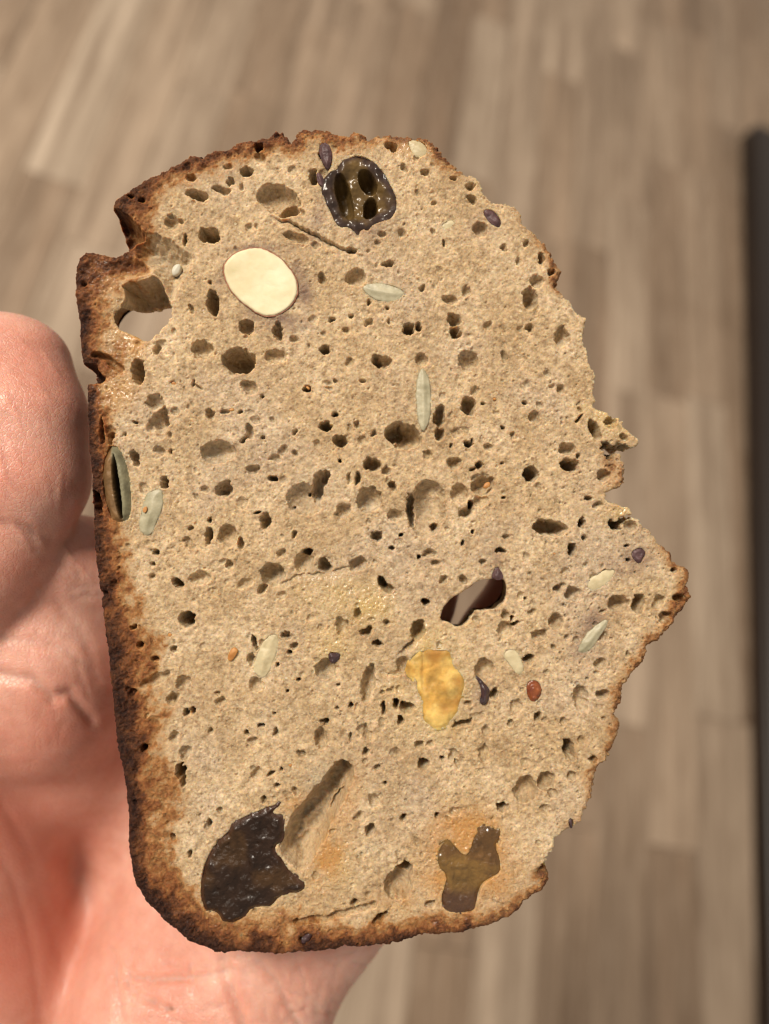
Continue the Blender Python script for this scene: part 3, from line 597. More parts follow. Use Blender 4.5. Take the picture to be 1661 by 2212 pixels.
# open seed hull on the left crust
HUL = zp(R3, [(300, 465), (345, 485), (392, 540), (424, 640), (442, 780), (444, 900), (424, 960), (365, 988), (310, 962), (270, 880), (245, 760), (243, 640), (262, 540)])
SLT = poly(zp(R3, [(328, 530), (346, 600), (364, 700), (382, 850), (386, 945), (372, 955), (348, 880), (324, 750), (316, 620)]))
def hul_h(u, v, d):
    s = sdf_poly(u, v, SLT)
    return -.25 + .85 * sm(0, 1.0, d) + .12 * fbm(u, v, 1.6, 3, 140) - 3.4 * sm(.06, -.22, s)
def hul_side(u, v, d):
    a, b = P(R3[0] + 345 / 3, R3[1] + 720 / 3); return sm(.25, -.25, (u - a) + .16 * (v - b))
patch('seed_hull', HUL, hul_h, M_hull, 1.8, slice_root, step=.1, sockd=3.8, grow=-.2,
      attrs={'mask': hul_side, 'mask2': lambda u, v, d: sm(.06, -.12, sdf_poly(u, v, SLT))}, lab='grey green seed hull split open along its length')

# seeds
def seed(pts, mat, h=.4, lift=.06, ridge=0.0, lab=None, name='sunflower_seed', sk=1.2):
    pg = poly(pts); c = pg.mean(0); q = pg - c; ev, evec = np.linalg.eigh(q.T @ q); ax = evec[:, 1]
    wd = math.sqrt(ev[0] / len(pg)) * 1.5
    def f(u, v, d):
        cross = -(u - c[0]) * ax[1] + (v - c[1]) * ax[0]
        return lift - .16 + h * np.sqrt(np.clip(d / wd, 0, 1)) + ridge * np.cos(cross / wd * 5.0) * sm(0, wd * .6, d) + .04 * fbm(u, v, .8, 3, 150)
    return patch(name, pts, f, mat, sk, slice_root, step=.1, sockd=1.2, grow=-.12, lab=lab, ragged=.07)
seed(zp(R2, [(268, 1110), (310, 1088), (400, 1088), (480, 1103), (540, 1135), (548, 1162), (500, 1200), (430, 1213), (350, 1192), (290, 1150)]), M_seed, .28, .06, .05, 'pale grey green seed lying level')
seed([(912, 795), (921, 803), (928, 822), (931, 850), (930, 880), (928, 905), (921, 925), (914, 933), (906, 920), (901, 895), (899, 865), (899, 835), (903, 808)], M_seed, .32, .10, .07, 'long upright pale seed in the crumb')
sd3 = seed(zp(R3, [(565, 768), (632, 756), (642, 820), (637, 890), (604, 970), (572, 1050), (530, 1066), (488, 1030), (488, 960), (508, 880), (528, 800)]), M_seed, .4, .08, .06, 'pale seed with an orange fleck beside the split hull')
patch('fleck', zp(R3, [(518, 880), (540, 872), (545, 890), (535, 915), (516, 912)]), lambda u, v, d: .42 + 0 * u, M_orange, -.1, sd3, step=.07)
seed(zp(RB, [(393, 600), (402, 568), (450, 502), (510, 458), (528, 472), (492, 532), (452, 592), (420, 608)], .4992), M_seed, .35, .1, .04, 'thin slanting seed near the right crust')
seed(zp(RB, [(438, 335), (428, 308), (470, 265), (540, 240), (562, 252), (530, 300), (480, 337)], .4992), M_seedp, .2, .05, .0, 'faint flat pale seed near the right corner', 'flat_seed')
seed(zp(R6, [(1142, 350), (1170, 240), (1228, 138), (1290, 112), (1312, 160), (1292, 240), (1262, 340), (1212, 412), (1160, 382)]), M_seedp, .22, .12, .05, 'flat yellowish seed slanting in the lower crumb', 'flat_seed')
seed(zp(R7, [(1183, 258), (1210, 225), (1260, 223), (1292, 260), (1316, 320), (1312, 380), (1272, 388), (1230, 330)]), M_seedp, .3, .08, .0, 'small ivory oval seed end', 'seed')
seed(lens(372.5, 573, 14, 9, -62, sharp=1.0), simple('white_seed', (.46, .44, .36), (.56, .54, .45), 600, .5), .4, -1.9, .0, 'tiny white seed in the torn pocket', 'seed', 3.0)
seed(zp(R2, [(558, 172), (600, 158), (645, 165), (692, 200), (692, 262), (640, 282), (590, 252)]), M_seedp, .35, .1, .0, 'pale nut piece in the top crust', 'nut_piece')
seed(lens(968, 485, 15, 8, -20, sharp=1.0), M_seedp, .12, .02, .0, None, 'nut_piece')
seed(zp(R6, [(972, 272), (1010, 205), (1052, 224), (1022, 285), (985, 302)]), M_orange, .2, .2, .0, 'small orange peel flake', 'peel_flake')
for x, y, a, b, r in [(375, 828, 8, 5, 20), (665, 838, 5, 3, 40), (442, 1227, 6, 3, 10), (367, 1371, 6, 6, 0), (1068, 862, 4, 3, 0), (1235, 855, 4, 3, 0), (1052, 1048, 9, 6, -40), (500, 885, 7, 4, 0), (1198, 1196, 4, 3, 0), (627, 1653, 5, 5, 0)]:
    seed(lens(x, y, a, b, r, 12, 1.0), M_orange, .15, .08, .0, None, 'peel_flake', .5)

# dark fruit bits
def bit(pts, mat, lab=None, h=.25, lift=.0, name='fruit_bit'):
    return patch(name, pts, lambda u, v, d: lift + h * sm(0, .5, d) + .16 * fbm(u, v, .9, 3, 160), mat, 1.2, slice_root, step=.1, sockd=1.0, lab=lab)
bit(zp(R2, [(1052, 625), (1080, 608), (1120, 618), (1150, 650), (1172, 695), (1162, 732), (1120, 715), (1080, 680)]), M_purp, 'dark purple fruit bit in the upper right crust')
bit(zp(R5, [(943, 1160), (990, 1138), (1028, 1165), (1022, 1200), (990, 1245), (965, 1235), (933, 1190)]), M_purp, 'dark grey fruit bit in the right corner')
bit(zp(R7, [(998, 390), (1040, 415), (1072, 450), (1097, 490), (1087, 560), (1055, 586), (1030, 565), (1045, 520), (1040, 480), (1030, 440)]), M_dark, 'dark curled fruit skin beside the apricot', .4)
bit(zp(R7, [(50, 240), (132, 245), (120, 290), (80, 322), (58, 300)]), M_dark, None)
bit(zp(R4, [(1145, 1250), (1178, 1310), (1182, 1345), (1140, 1352), (1103, 1335)]), M_purp, 'purple fruit bit above the lower hole', .3)
bit(zp(R2, [(0, 180), (45, 178), (75, 240), (72, 330), (40, 362), (10, 300), (-12, 240)]), M_purp, 'dark wrinkled fruit bit in the top crust', .35)
bit(zp(R7, [(1338, 440), (1380, 418), (1422, 440), (1438, 500), (1402, 562), (1360, 556), (1338, 510)]), M_red, 'small glossy red fruit bit', .4)
bit(zp(R2, [(-30, 370), (0, 370), (30, 430), (20, 470), (-20, 440)]), M_purp)
bit([(652, 2024), (668, 2014), (676, 2018), (664, 2036), (650, 2040)], M_dark)
bit([(1229, 1770), (1235, 1768), (1238, 1786), (1231, 1790)], M_dark)

for pts, dep, grow in SOCK:
    pg = smooth_poly(poly(pts), 1)
    lo = pg.min(0) - .6; hi = pg.max(0) + .6
    s = (slice(max(0, int((lo[1] - v0) / H_)), min(ny, int((hi[1] - v0) / H_) + 1)), slice(max(0, int((lo[0] - u0) / H_)), min(nx, int((hi[0] - u0) / H_) + 1)))
    if s[0].stop <= s[0].start: continue
    sd = sdf_poly(GU[s], GV[s], pg)
    ZT[s] = np.minimum(ZT[s], np.where(sd < grow, -dep * sm(grow, grow - .15, sd), 9))

# rounded rim
rb = np.where(crust > .3, .9, .35)
dd = np.clip(-SD, 0, None)
ZT = ZT - np.where(dd < rb, rb - np.sqrt(np.clip(rb * rb - (rb - dd) ** 2, 0, None)), 0)

# ------------------------------------------------------------------ stains (fruit juice soaked into the crumb) and a grey tone
def blob(L):
    t = np.zeros_like(GU)
    for x, y, a, b, rot, s in L:
        c, q = math.cos(math.radians(rot)), math.sin(math.radians(rot))
        dx = GX - x; dy = GY - y
        X = (dx * c + dy * q) / a; Y = (-dx * q + dy * c) / b
        t = np.maximum(t, s * np.exp(-(X * X + Y * Y)))
    return np.clip(t * (1 + .6 * fbm(GU, GV, 2.0, 3, 170)), 0, 1)
orange = blob([(748, 1750, 26, 70, 22, .85), (712, 1850, 30, 70, 25, .9), (640, 1735, 40, 22, -25, .5), (1010, 1810, 75, 55, 0, 1.1), (960, 1880, 50, 90, 0, .95), (1060, 1870, 55, 80, 0, .8), (1000, 1960, 90, 30, 0, .6), (870, 1950, 60, 25, 0, .5), (600, 1985, 150, 24, 0, .5), (250, 600, 60, 40, 0, .5), (280, 740, 40, 40, 0, .7), (255, 850, 40, 40, 0, .6), (900, 310, 50, 40, 0, .4), (1330, 1050, 25, 40, 0, .4)])
yellow = blob([(760, 1300, 95, 45, 8, .8), (720, 1380, 50, 50, 0, .5), (930, 1390, 60, 40, 0, .7), (930, 1560, 70, 40, 0, .6), (860, 1500, 40, 50, 0, .35), (1000, 1470, 30, 60, 0, .4), (740, 1860, 40, 50, 0, .4), (1320, 900, 60, 40, 0, .5), (1330, 1110, 50, 30, 0, .5)])
purple = blob([(690, 470, 20, 55, 12, .6), (650, 620, 20, 55, -8, .9), (600, 690, 60, 22, 12, .85), (560, 540, 70, 15, 0, .7), (478, 600, 14, 40, 20, .6), (1035, 485, 30, 26, 0, .5), (1370, 1215, 55, 28, -10, .6), (1285, 1340, 60, 24, -40, .6), (1040, 1500, 24, 40, 0, .5), (790, 500, 40, 18, 0, .5), (820, 1700, 90, 200, 0, .12), (505, 1880, 150, 160, 0, .0), (1075, 1215, 22, 28, 0, .5), (330, 1140, 24, 20, 0, .3), (1265, 1390, 40, 20, -40, .5), (235, 770, 26, 26, 0, .6)])
greyf = blob([(672, 1740, 40, 90, 25, .8), (660, 1070, 40, 40, 0, .5), (590, 1245, 30, 26, 0, .5), (465, 985, 50, 30, 0, .4), (790, 1085, 30, 30, 0, .4), (915, 1110, 40, 60, 0, .35), (320, 640, 36, 24, 0, .6), (340, 560, 50, 30, 20, .5), (700, 1450, 24, 24, 0, .5), (680, 1220, 30, 26, 0, .5), (860, 1920, 26, 30, 0, .5), (985, 1790, 10, 22, 0, .5)])  # greyer colour over large pores, the long cavity and the torn pocket
gloss = np.clip(yellow * 1.1 + .6 * orange, 0, 1)

used, U, V, F, B = grid_mesh(u0, v0, H_, SD)
W = ZT[used]; nV = len(U)
A = {'crust': crust[used], 'dark': dark[used], 'orange': orange[used], 'yellow': yellow[used], 'purple': purple[used], 'greyf': greyf[used], 'gloss': gloss[used], 'cut': HT[used]}
Vt = np.stack([U, V, W], 1)
N = vert_normals(Vt, F)

# ---- side walls
THK = 11.0; ROWS = 16
bi = np.unique(B); mb = np.full(nV, -1); mb[bi] = np.arange(len(bi))
bn = np.zeros((len(bi), 2)); e = np.stack([V[B[:, 1]] - V[B[:, 0]], -(U[B[:, 1]] - U[B[:, 0]])], 1)
for c in range(2):
    bn[:, c] += np.bincount(mb[B[:, 0]], e[:, c], len(bi)) + np.bincount(mb[B[:, 1]], e[:, c], len(bi))
bn /= np.linalg.norm(bn, axis=1, keepdims=True) + 1e-9
# smooth the wall directions along the border
for _ in range(6):
    acc = bn.copy()
    for c in range(2):
        acc[:, c] += np.bincount(mb[B[:, 0]], bn[mb[B[:, 1]], c], len(bi)) + np.bincount(mb[B[:, 1]], bn[mb[B[:, 0]], c], len(bi))
    bn = acc / (np.linalg.norm(acc, axis=1, keepdims=True) + 1e-9)
ex_ = np.where(sd_h1[used][bi] < 1.0, 3.2, 1.3)
rows = []; bu, bv, bw = U[bi], V[bi], W[bi]
hole_b = (sd_hn[used][bi] < .4) 
for r in range(ROWS + 1):
    t = r / ROWS; z = bw + (-THK - bw) * t
    off = .35 * (fbm(bu * 1.0 + 3 * z, bv - 2.1 * z, 1.6, 3, 180)) * min(1, 4 * t) * np.where(hole_b, .8, 1.0)
    off = off - np.where(hole_b, .3 * math.sin(math.pi * t) + ex_ * t, .25 * t * t)
    if r == 0: off = off * 0
    rows.append(np.stack([bu + bn[:, 0] * off, bv + bn[:, 1] * off, z], 1))
WV_ = np.concatenate(rows); nb = len(bi)
b0, b1 = mb[B[:, 0]], mb[B[:, 1]]
WF = np.concatenate([np.stack([b1 + r * nb, b0 + r * nb, b0 + (r + 1) * nb, b1 + (r + 1) * nb], 1) for r in range(ROWS)])
WF_hole = np.tile(hole_b[b0], ROWS)
# ---- back face, coarse grid
hb = .6
cu_ = np.arange(u0, u1, hb); cv_ = np.arange(v0, v1, hb)
GU2, GV2 = np.meshgrid(cu_, cv_)
sd2 = np.maximum(sdf_poly(GU2, GV2, poly(OUT)) + .35, -(np.minimum(sdf_poly(GU2, GV2, smooth_poly(poly(HOLE1), 1)) - 3.0, sdf_poly(GU2, GV2, smooth_poly(poly(HOLE2), 1)) - 1.1)))
us2, Ub, Vb, Fb, Bb = grid_mesh(u0, v0, hb, sd2)
Wb = -THK + .25 * fbm(Ub, Vb, 2.0, 3, 190)
for _ in range(260):
    k = rng.integers(len(Ub)); r = rng.uniform(.6, 1.6); q = ((Ub - Ub[k]) ** 2 + (Vb - Vb[k]) ** 2) / r ** 2
    Wb = np.maximum(Wb, -THK + r * np.clip(1 - q, 0, 1) ** .5)
Fb = Fb[:, ::-1]

# ------------------------------------------------------------------ bread material
def bread_material():
    m = NT('bread')
    n1 = m.noise(140, 3, .6); n2 = m.noise(900, 3, .65); n3 = m.noise(2600, 2, .6)
    n0 = m.noise(48, 3, .6)
    crumb = m.ramp(n1, [(.28, (.348, .242, .132)), (.5, (.444, .326, .196)), (.72, (.528, .412, .274))])
    crumb = m.mix(m.math('MULTIPLY', m.n_ramp(n0, .48, .66), .5), crumb, (.42, .330, .245))
    crumb = m.mix(.85, crumb, m.mix(1.0, crumb, m.ramp(n2, [(.30, (.60, .54, .46)), (.5, (1, 1, 1)), (.70, (1.24, 1.24, 1.22))]), 'MULTIPLY'))
    nf = m.noise(1900, 2, .6)
    crumb = m.mix(.58, crumb, m.mix(1.0, crumb, m.ramp(nf, [(.34, (.70, .64, .57)), (.5, (1, 1, 1)), (.66, (1.22, 1.23, 1.24))]), 'MULTIPLY'))
    # bran and flour specks
    vo = m.n('ShaderNodeTexVoronoi', i_Scale=700.0); m.l(m.coord(), vo.inputs['Vector'])
    sp = m.math('MULTIPLY', m.math('LESS_THAN', vo.outputs['Distance'], .16), m.math('GREATER_THAN', m.noise(420, 2, .5), .60))
    crumb = m.mix(m.math('MULTIPLY', sp, .55), crumb, (.17, .085, .035))
    vo2 = m.n('ShaderNodeTexVoronoi', i_Scale=1100.0); m.l(m.coord(), vo2.inputs['Vector'])
    sp2 = m.math('MULTIPLY', m.math('LESS_THAN', vo2.outputs['Distance'], .22), m.math('GREATER_THAN', m.noise(500, 2, .5), .57))
    crumb = m.mix(m.math('MULTIPLY', sp2, .5), crumb, (.66, .54, .37))
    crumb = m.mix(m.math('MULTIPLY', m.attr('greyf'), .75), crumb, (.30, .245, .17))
    crumb = m.mix(m.math('MULTIPLY', m.attr('yellow'), .75), crumb, (.52, .37, .15))
    crumb = m.mix(m.math('MULTIPLY', m.attr('orange'), .8), crumb, (.43, .21, .05))
    crumb = m.mix(m.math('MULTIPLY', m.attr('purple'), .85), crumb, (.17, .105, .08))
    cf = m.math('ADD', m.attr('crust'), m.math('MULTIPLY', m.math('SUBTRACT', n2, .5), m.math('MULTIPLY', m.n_ramp(m.attr('crust'), .02, .4), 1.0)), clamp=True)
    cr = m.ramp(cf, [(.12, (.40, .255, .125)), (.34, (.300, .145, .050)), (.60, (.185, .070, .021)), (.92, (.095, .031, .011))])
    c = m.mix(m.n_ramp(cf, .04, .40), crumb, cr)
    df = m.math('MULTIPLY', m.math('ADD', m.attr('dark'), m.math('MULTIPLY', m.math('SUBTRACT', n2, .5), 1.1)), 1.15, clamp=True)
    df = m.math('MULTIPLY', df, m.math('GREATER_THAN', m.attr('dark'), .02))
    c = m.mix(df, c, m.ramp(n3, [(.3, (.010, .004, .003)), (.7, (.045, .016, .009))]))
    rg = m.math('SUBTRACT', .78, m.math('MULTIPLY', m.attr('gloss'), .52))
    m.set(Base_Color=c, Roughness=rg, Coat_Weight=m.math('MULTIPLY', m.attr('gloss'), .7)); m.b.inputs['Coat Roughness'].default_value = .12
    m.set(Specular_IOR_Level=m.math('SUBTRACT', .35, m.math('MULTIPLY', m.attr('crust'), .2)))
    m.b.inputs['Subsurface Weight'].default_value = .9
    m.b.inputs['Subsurface Radius'].default_value = (1.0, .58, .30); m.b.inputs['Subsurface Scale'].default_value = .0010
    va = m.n('ShaderNodeTexVoronoi', i_Scale=2300.0); vb = m.n('ShaderNodeTexVoronoi', i_Scale=1250.0)
    wob = m.n('ShaderNodeVectorMath', operation='ADD'); nv = m.n('ShaderNodeTexNoise', i_Scale=1800.0); m.l(m.coord(), nv.inputs['Vector'])
    sc = m.n('ShaderNodeVectorMath', operation='SCALE'); sc.inputs['Scale'].default_value = .00035; m.l(nv.outputs['Color'], sc.inputs[0])
    m.l(m.coord(), wob.inputs[0]); m.l(sc.outputs[0], wob.inputs[1]); m.l(wob.outputs[0], va.inputs['Vector']); m.l(wob.outputs[0], vb.inputs['Vector'])
    pits = m.math('ADD', m.n_ramp(va.outputs['Distance'], .05, .45), m.math('MULTIPLY', m.n_ramp(vb.outputs['Distance'], .05, .38), .9))
    m.bump(m.math('ADD', m.math('MULTIPLY', n3, .5), pits), .5, .00016)
    return m.m
M_bread = bread_material()

# ---- split the face into crumb and crust and attach the walls and the back
fc = A['crust'][F].mean(1) > .45
def submesh(Vs, Fs, Ns, As):
    ids = np.unique(Fs); mp = np.full(len(Vs), -1); mp[ids] = np.arange(len(ids))
    return Vs[ids], mp[Fs], Ns[ids], {k: a[ids] for k, a in As.items()}
nW = len(WV_)
wall_at = {k: np.tile(a[bi], ROWS + 1) for k, a in A.items()}
wall_at['crust'] = np.where(np.tile(hole_b, ROWS + 1), wall_at['crust'], np.clip(wall_at['crust'] * 1.1, 0, 1))
allV = np.concatenate([Vt, WV_, np.stack([Ub, Vb, Wb], 1)])
d_b = np.clip(-sd2[us2], 0, None)
allA = {k: np.concatenate([A[k], wall_at[k], np.zeros(len(Ub))]) for k in A}
allA['crust'][nV + nW:] = np.clip(1.1 - d_b / 3.5, 0, 1); allA['dark'][nV + nW:] = np.clip(.8 - d_b / 2.0, 0, 1)
wallN = vert_normals(WV_, WF); backN = vert_normals(np.stack([Ub, Vb, Wb], 1), Fb)
allN = np.concatenate([N, wallN, backN])
crumbF = np.concatenate([F[~fc], WF[WF_hole] + nV, Fb + nV + nW])
crustF = np.concatenate([F[fc], WF[~WF_hole] + nV])
for nm, FF, lab in (('crumb', crumbF, 'porous beige brown crumb'), ('crust', crustF, 'dark brown crumbly crust')):
    v_, f_, n_, a_ = submesh(allV, FF, allN, allA)
    o = link(nm, mesh_np(nm, v_ * .001, f_, True, a_, n_), M_bread, slice_root); o['label'] = lab

# ------------------------------------------------------------------ hand
def Hp(X, Y, w_):
    s = UNIT * (108.0 - w_) / 108.0
    return np.array([(X - 830.5) * s, (1106 - Y) * s, w_])
vs = .62
lo = np.array([-105.0, -175.0, -62.0]); hi = np.array([52.0, 45.0, 8.0])
dim = ((hi - lo) / vs).astype(int)
gx = (lo[0] + vs * np.arange(dim[0], dtype=np.float32))[:, None, None]; gy = (lo[1] + vs * np.arange(dim[1], dtype=np.float32))[None, :, None]; gz = (lo[2] + vs * np.arange(dim[2], dtype=np.float32))[None, None, :]
def cone(a, b, ra, rb):
    """capsule with linearly changing radius"""
    a = np.asarray(a, np.float32); ab = np.asarray(b, np.float32) - a; L2 = float(ab @ ab)
    t = np.clip(((gx - a[0]) * ab[0] + (gy - a[1]) * ab[1] + (gz - a[2]) * ab[2]) / L2, 0, 1)
    return np.sqrt((gx - a[0] - ab[0] * t) ** 2 + (gy - a[1] - ab[1] * t) ** 2 + (gz - a[2] - ab[2] * t) ** 2) - (ra + (rb - ra) * t)
def smin(a, b, k):
    h = np.clip(.5 + .5 * (b - a) / k, 0, 1); return b + (a - b) * h - k * h * (1 - h)
def chain(pts, k=3.0):
    f = None
    for (p, r), (q, s) in zip(pts[:-1], pts[1:]):
        c = cone(p, q, r, s); f = c if f is None else smin(f, c, k)
    return f
WR = Hp(330, 2560, -33)
palm = chain([(Hp(400, 2420, -32), 14), (Hp(500, 2212, -29.5), 15), (Hp(680, 1900, -31), 14.5), (Hp(930, 1640, -27), 12)], 6)          # little-finger side
palm = smin(palm, chain([(Hp(370, 2500, -33), 14), (Hp(450, 2200, -28), 14), (Hp(640, 1800, -31), 13), (Hp(770, 1520, -28), 11)], 6), 7)
palm = smin(palm, chain([(Hp(300, 2500, -33), 14), (Hp(330, 2170, -29), 13), (Hp(460, 1750, -42), 12), (Hp(590, 1440, -28), 11)], 6), 7)
palm = smin(palm, chain([(Hp(130, 2350, -34), 12), (Hp(270, 1850, -48), 11), (Hp(430, 1420, -36), 11)], 6), 7)
palm = smin(palm, chain([(Hp(-60, 1330, -20), 9), (Hp(120, 1225, -19.5), 8.0), (Hp(215, 1240, -25), 8), (Hp(320, 1260, -32), 9), (Hp(430, 1270, -30), 10)], 5), 6)                          # web to the index finger
palm = smin(palm, chain([(Hp(-120, 1440, -21), 11), (Hp(20, 1400, -20.5), 10.5), (Hp(108, 1430, -20.5), 10), (Hp(330, 1500, -46), 12)], 5), 6)
palm = smin(palm, chain([(Hp(-20, 1520, -21), 10), (Hp(100, 1540, -22), 9.5), (Hp(150, 1640, -32), 10), (Hp(300, 1750, -50), 12)], 5), 6)
palm = smin(palm, chain([(Hp(400, 2480, -36), 17), (Hp(370, 2800, -40), 19)], 6), 10)                                                  # wrist
palm = smin(palm, chain([(Hp(200, 2480, -36), 16), (Hp(200, 2800, -40), 18)], 6), 10)
palm = smin(palm, chain([(Hp(-190, 1500, -15), 13.5), (Hp(-90, 1760, -28), 16), (Hp(-40, 2100, -33), 17.5), (Hp(90, 2420, -38), 16)], 6), 4.5)   # ball of the thumb
palm = smin(palm, cone(Hp(20, 1530, -20), Hp(70, 1560, -21.5), 8.5, 7.5), 3)
hand = palm
for pts in ([(Hp(400, 1400, -28), 10.5), (Hp(540, 1100, -23), 9.4), (Hp(640, 860, -21.5), 8.4), (Hp(730, 690, -20.5), 7.2)],
            [(Hp(590, 1440, -28), 10.5), (Hp(730, 1120, -23), 9.6), (Hp(850, 830, -21.5), 8.6), (Hp(930, 640, -20.5), 7.3)],
            [(Hp(770, 1520, -28), 10.0), (Hp(872, 1290, -23), 8.4), (Hp(985, 1010, -21), 8.0), (Hp(1060, 830, -20), 6.9)],
            [(Hp(950, 1640, -27), 9.5), (Hp(1092, 1380, -22.5), 7.6), (Hp(1165, 1250, -20.5), 7.1), (Hp(1210, 1140, -19.5), 6.2)]):
    hand = smin(hand, chain(pts, 2.0), 2.5)
thumb = None
for dx_, dr in ((58, 0.0), (-62, .6)):
    tc = chain([(Hp(dx_ * .75 + 4, 792, -13.5), 7.6 + dr), (Hp(dx_ + 2, 910, -11.5), 8.6 + dr), (Hp(dx_ - 6, 1030, -11), 9.2 + dr), (Hp(dx_ * 1.15 - 80, 1180, -12), 9.4 + dr), (Hp(dx_ * 1.2 - 215, 1400, -13), 10.5 + dr), (Hp(dx_ - 230, 1540, -13), 11 + dr)], 3)
    thumb = tc if thumb is None else smin(thumb, tc, 5)
hand = smin(hand, thumb, .9)
fg = openvdb.FloatGrid(); fg.copyFromArray(hand.astype(np.float32)); fg.background = 10.0
pts_, quads_ = fg.convertToQuads(isovalue=0.0) if True else (None, None)
HV = pts_.astype(np.float64) * vs + lo
HF = quads_[:, ::-1].astype(np.int64)
hn = vert_normals(HV, HF)
ctr = HV.mean(0)
# orientation check: outward normals
samp = HV[::50] + hn[::50] * 1.0
ii = np.clip(((samp - lo) / vs).astype(int), 0, dim - 1)
if (hand[ii[:, 0], ii[:, 1], ii[:, 2]] > 0).mean() < .5:
    HF = HF[:, ::-1]; hn = -hn
# relax the voxel steps
E_ = np.concatenate([HF[:, [0, 1]], HF[:, [1, 2]], HF[:, [2, 3]], HF[:, [3, 0]]])
for _ in range(4):
    acc = np.zeros_like(HV); cn_ = np.bincount(E_[:, 0], minlength=len(HV)) + np.bincount(E_[:, 1], minlength=len(HV))
    for c in range(3):
        acc[:, c] = np.bincount(E_[:, 0], HV[E_[:, 1], c], len(HV)) + np.bincount(E_[:, 1], HV[E_[:, 0], c], len(HV))
    HV = .5 * HV + .5 * acc / cn_[:, None]
hn = vert_normals(HV, HF)
# skin folds: grooves pressed into the palm along its crease lines (palm drawing units)
pu = HV[:, 0] / (UNIT * (108 - HV[:, 2]) / 108) + 830.5; pv = 1106 - HV[:, 1] / (UNIT * (108 - HV[:, 2]) / 108)
def crease(pts, wd, dep, zmin=-40):
    pg = np.array(pts, float); best = np.full(len(HV), 1e9)
    for a, b in zip(pg[:-1], pg[1:]):
        ab = b - a; t = np.clip(((pu - a[0]) * ab[0] + (pv - a[1]) * ab[1]) / (ab @ ab), 0, 1)
        best = np.minimum(best, np.hypot(pu - a[0] - ab[0] * t, pv - a[1] - ab[1] * t))
    g = 1.7 * dep * np.exp(-(best / wd) ** 2) * np.clip(hn[:, 2] * 2, 0, 1)
    HV[:] -= hn * g[:, None]
crease([(-40, 1452), (20, 1462), (70, 1470), (113, 1508), (150, 1500), (200, 1560)], 12, .5)
crease([(-20, 1375), (60, 1385), (140, 1400), (200, 1450)], 11, .18)
crease([(120, 1300), (180, 1370), (215, 1460)], 11, .16)
crease([(-20, 1130), (40, 1140), (100, 1165), (150, 1170)], 12, .22)
crease([(480, 2075), (485, 2110), (505, 2160), (530, 2230)], 12, .55)
crease([(280, 2110), (340, 2115), (420, 2112), (500, 2100)], 8, .35)
crease([(270, 2120), (300, 2150), (360, 2180)], 8, .3)
crease([(560, 2080), (600, 2130), (650, 2220)], 9, .35)
crease([(240, 2050), (250, 2120), (262, 2212)], 10, .3)
crease([(0, 1730), (60, 1830), (110, 1980), (150, 2150)], 12, .10)
crease([(-30, 1800), (30, 1900), (70, 2050), (90, 2200)], 12, .10)
rr = np.random.default_rng(3)
for _ in range(70):
    x = rr.uniform(240, 800); y = rr.uniform(2040, 2230); a = math.radians(rr.choice([70, 80, 100, 15, -20]) + rr.uniform(-14, 14)); L = rr.uniform(25, 80)
    crease([(x, y), (x + L * math.cos(a), y + L * math.sin(a))], 4.5, rr.uniform(.06, .16))
for _ in range(40):
    x = rr.uniform(60, 200); y = rr.uniform(1130, 1600); a = math.radians(rr.uniform(-20, 40) if rr.random() < .5 else rr.uniform(70, 110)); L = rr.uniform(25, 70)
    crease([(x, y), (x + L * math.cos(a), y + L * math.sin(a))], 4.5, rr.uniform(.03, .08))
for _ in range(24):
    x = rr.uniform(-20, 140); y = rr.uniform(700, 1200); a = math.radians(rr.uniform(40, 95)); L = rr.uniform(40, 140)
    crease([(x, y), (x + L * math.cos(a), y + L * math.sin(a))], 4.5, -rr.uniform(.04, .10))
red = np.zeros(len(HV))  # skin redness, with shade painted in over the ball of the thumb
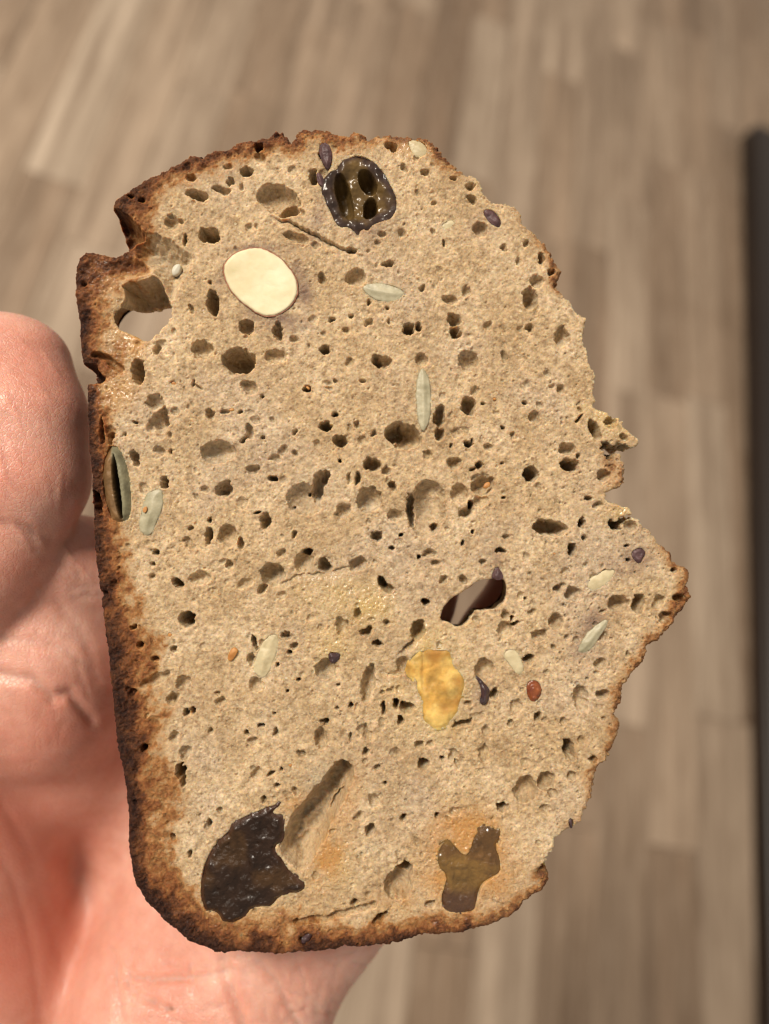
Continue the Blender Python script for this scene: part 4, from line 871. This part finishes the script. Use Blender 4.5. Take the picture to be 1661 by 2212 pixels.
for x, y, r, s in ((30, 1780, 200, 1.0), (100, 1600, 80, .5), (90, 1250, 90, .25), (20, 1000, 120, .45), (500, 2160, 45, .55), (400, 2200, 90, .25), (20, 2050, 230, 1.0), (60, 750, 90, .3), (330, 2212, 80, .3)):
    red = np.maximum(red, s * np.exp(-((pu - x) ** 2 + (pv - y) ** 2) / r ** 2))
mole = np.exp(-((pu - 367) ** 2 + (pv - 2178) ** 2) / 5.5 ** 2) * (hn[:, 2] > 0)
def skin_material():
    m = NT('skin')
    n1 = m.noise(75, 4, .65); n2 = m.noise(500, 3, .6)
    c = m.ramp(n1, [(.3, (.54, .245, .18)), (.5, (.61, .325, .25)), (.7, (.67, .41, .33))])
    c = m.mix(.3, c, m.mix(1.0, c, m.ramp(n2, [(.35, (.82, .74, .72)), (.65, (1.1, 1.1, 1.1))]), 'MULTIPLY'))
    c = m.mix(m.math('MULTIPLY', m.attr('red'), .75), c, (.50, .150, .095))
    c = m.mix(m.attr('mole'), c, (.16, .05, .02))
    m.set(Base_Color=c, Roughness=.42)
    m.b.inputs['Specular IOR Level'].default_value = .45
    m.b.inputs['Subsurface Weight'].default_value = .9; m.b.inputs['Subsurface Radius'].default_value = (1.0, .36, .2); m.b.inputs['Subsurface Scale'].default_value = .0022
    vo = m.n('ShaderNodeTexVoronoi', i_Scale=1500.0, feature='DISTANCE_TO_EDGE'); m.l(m.coord(), vo.inputs['Vector'])
    wv = m.n('ShaderNodeTexWave', i_Scale=300.0, i_Distortion=9.0, i_Detail=2.0); m.l(m.coord(), wv.inputs['Vector'])
    h = m.math('ADD', m.math('MULTIPLY', m.math('MINIMUM', vo.outputs['Distance'], .12), 2.5), m.math('MULTIPLY', wv.outputs['Fac'], .05))
    h = m.math('ADD', h, m.math('MULTIPLY', m.noise(350, 4, .6), .9))
    m.bump(h, .5, .00026)
    return m.m
hme = mesh_np('hand', HV * .001, HF, True, {'red': red, 'mole': mole})
hobj = link('hand', hme, skin_material())
hobj.matrix_world = slice_root.matrix_world.copy()
tag(hobj, 'left hand with open palm and raised thumb holding the bread slice from behind', 'hand')
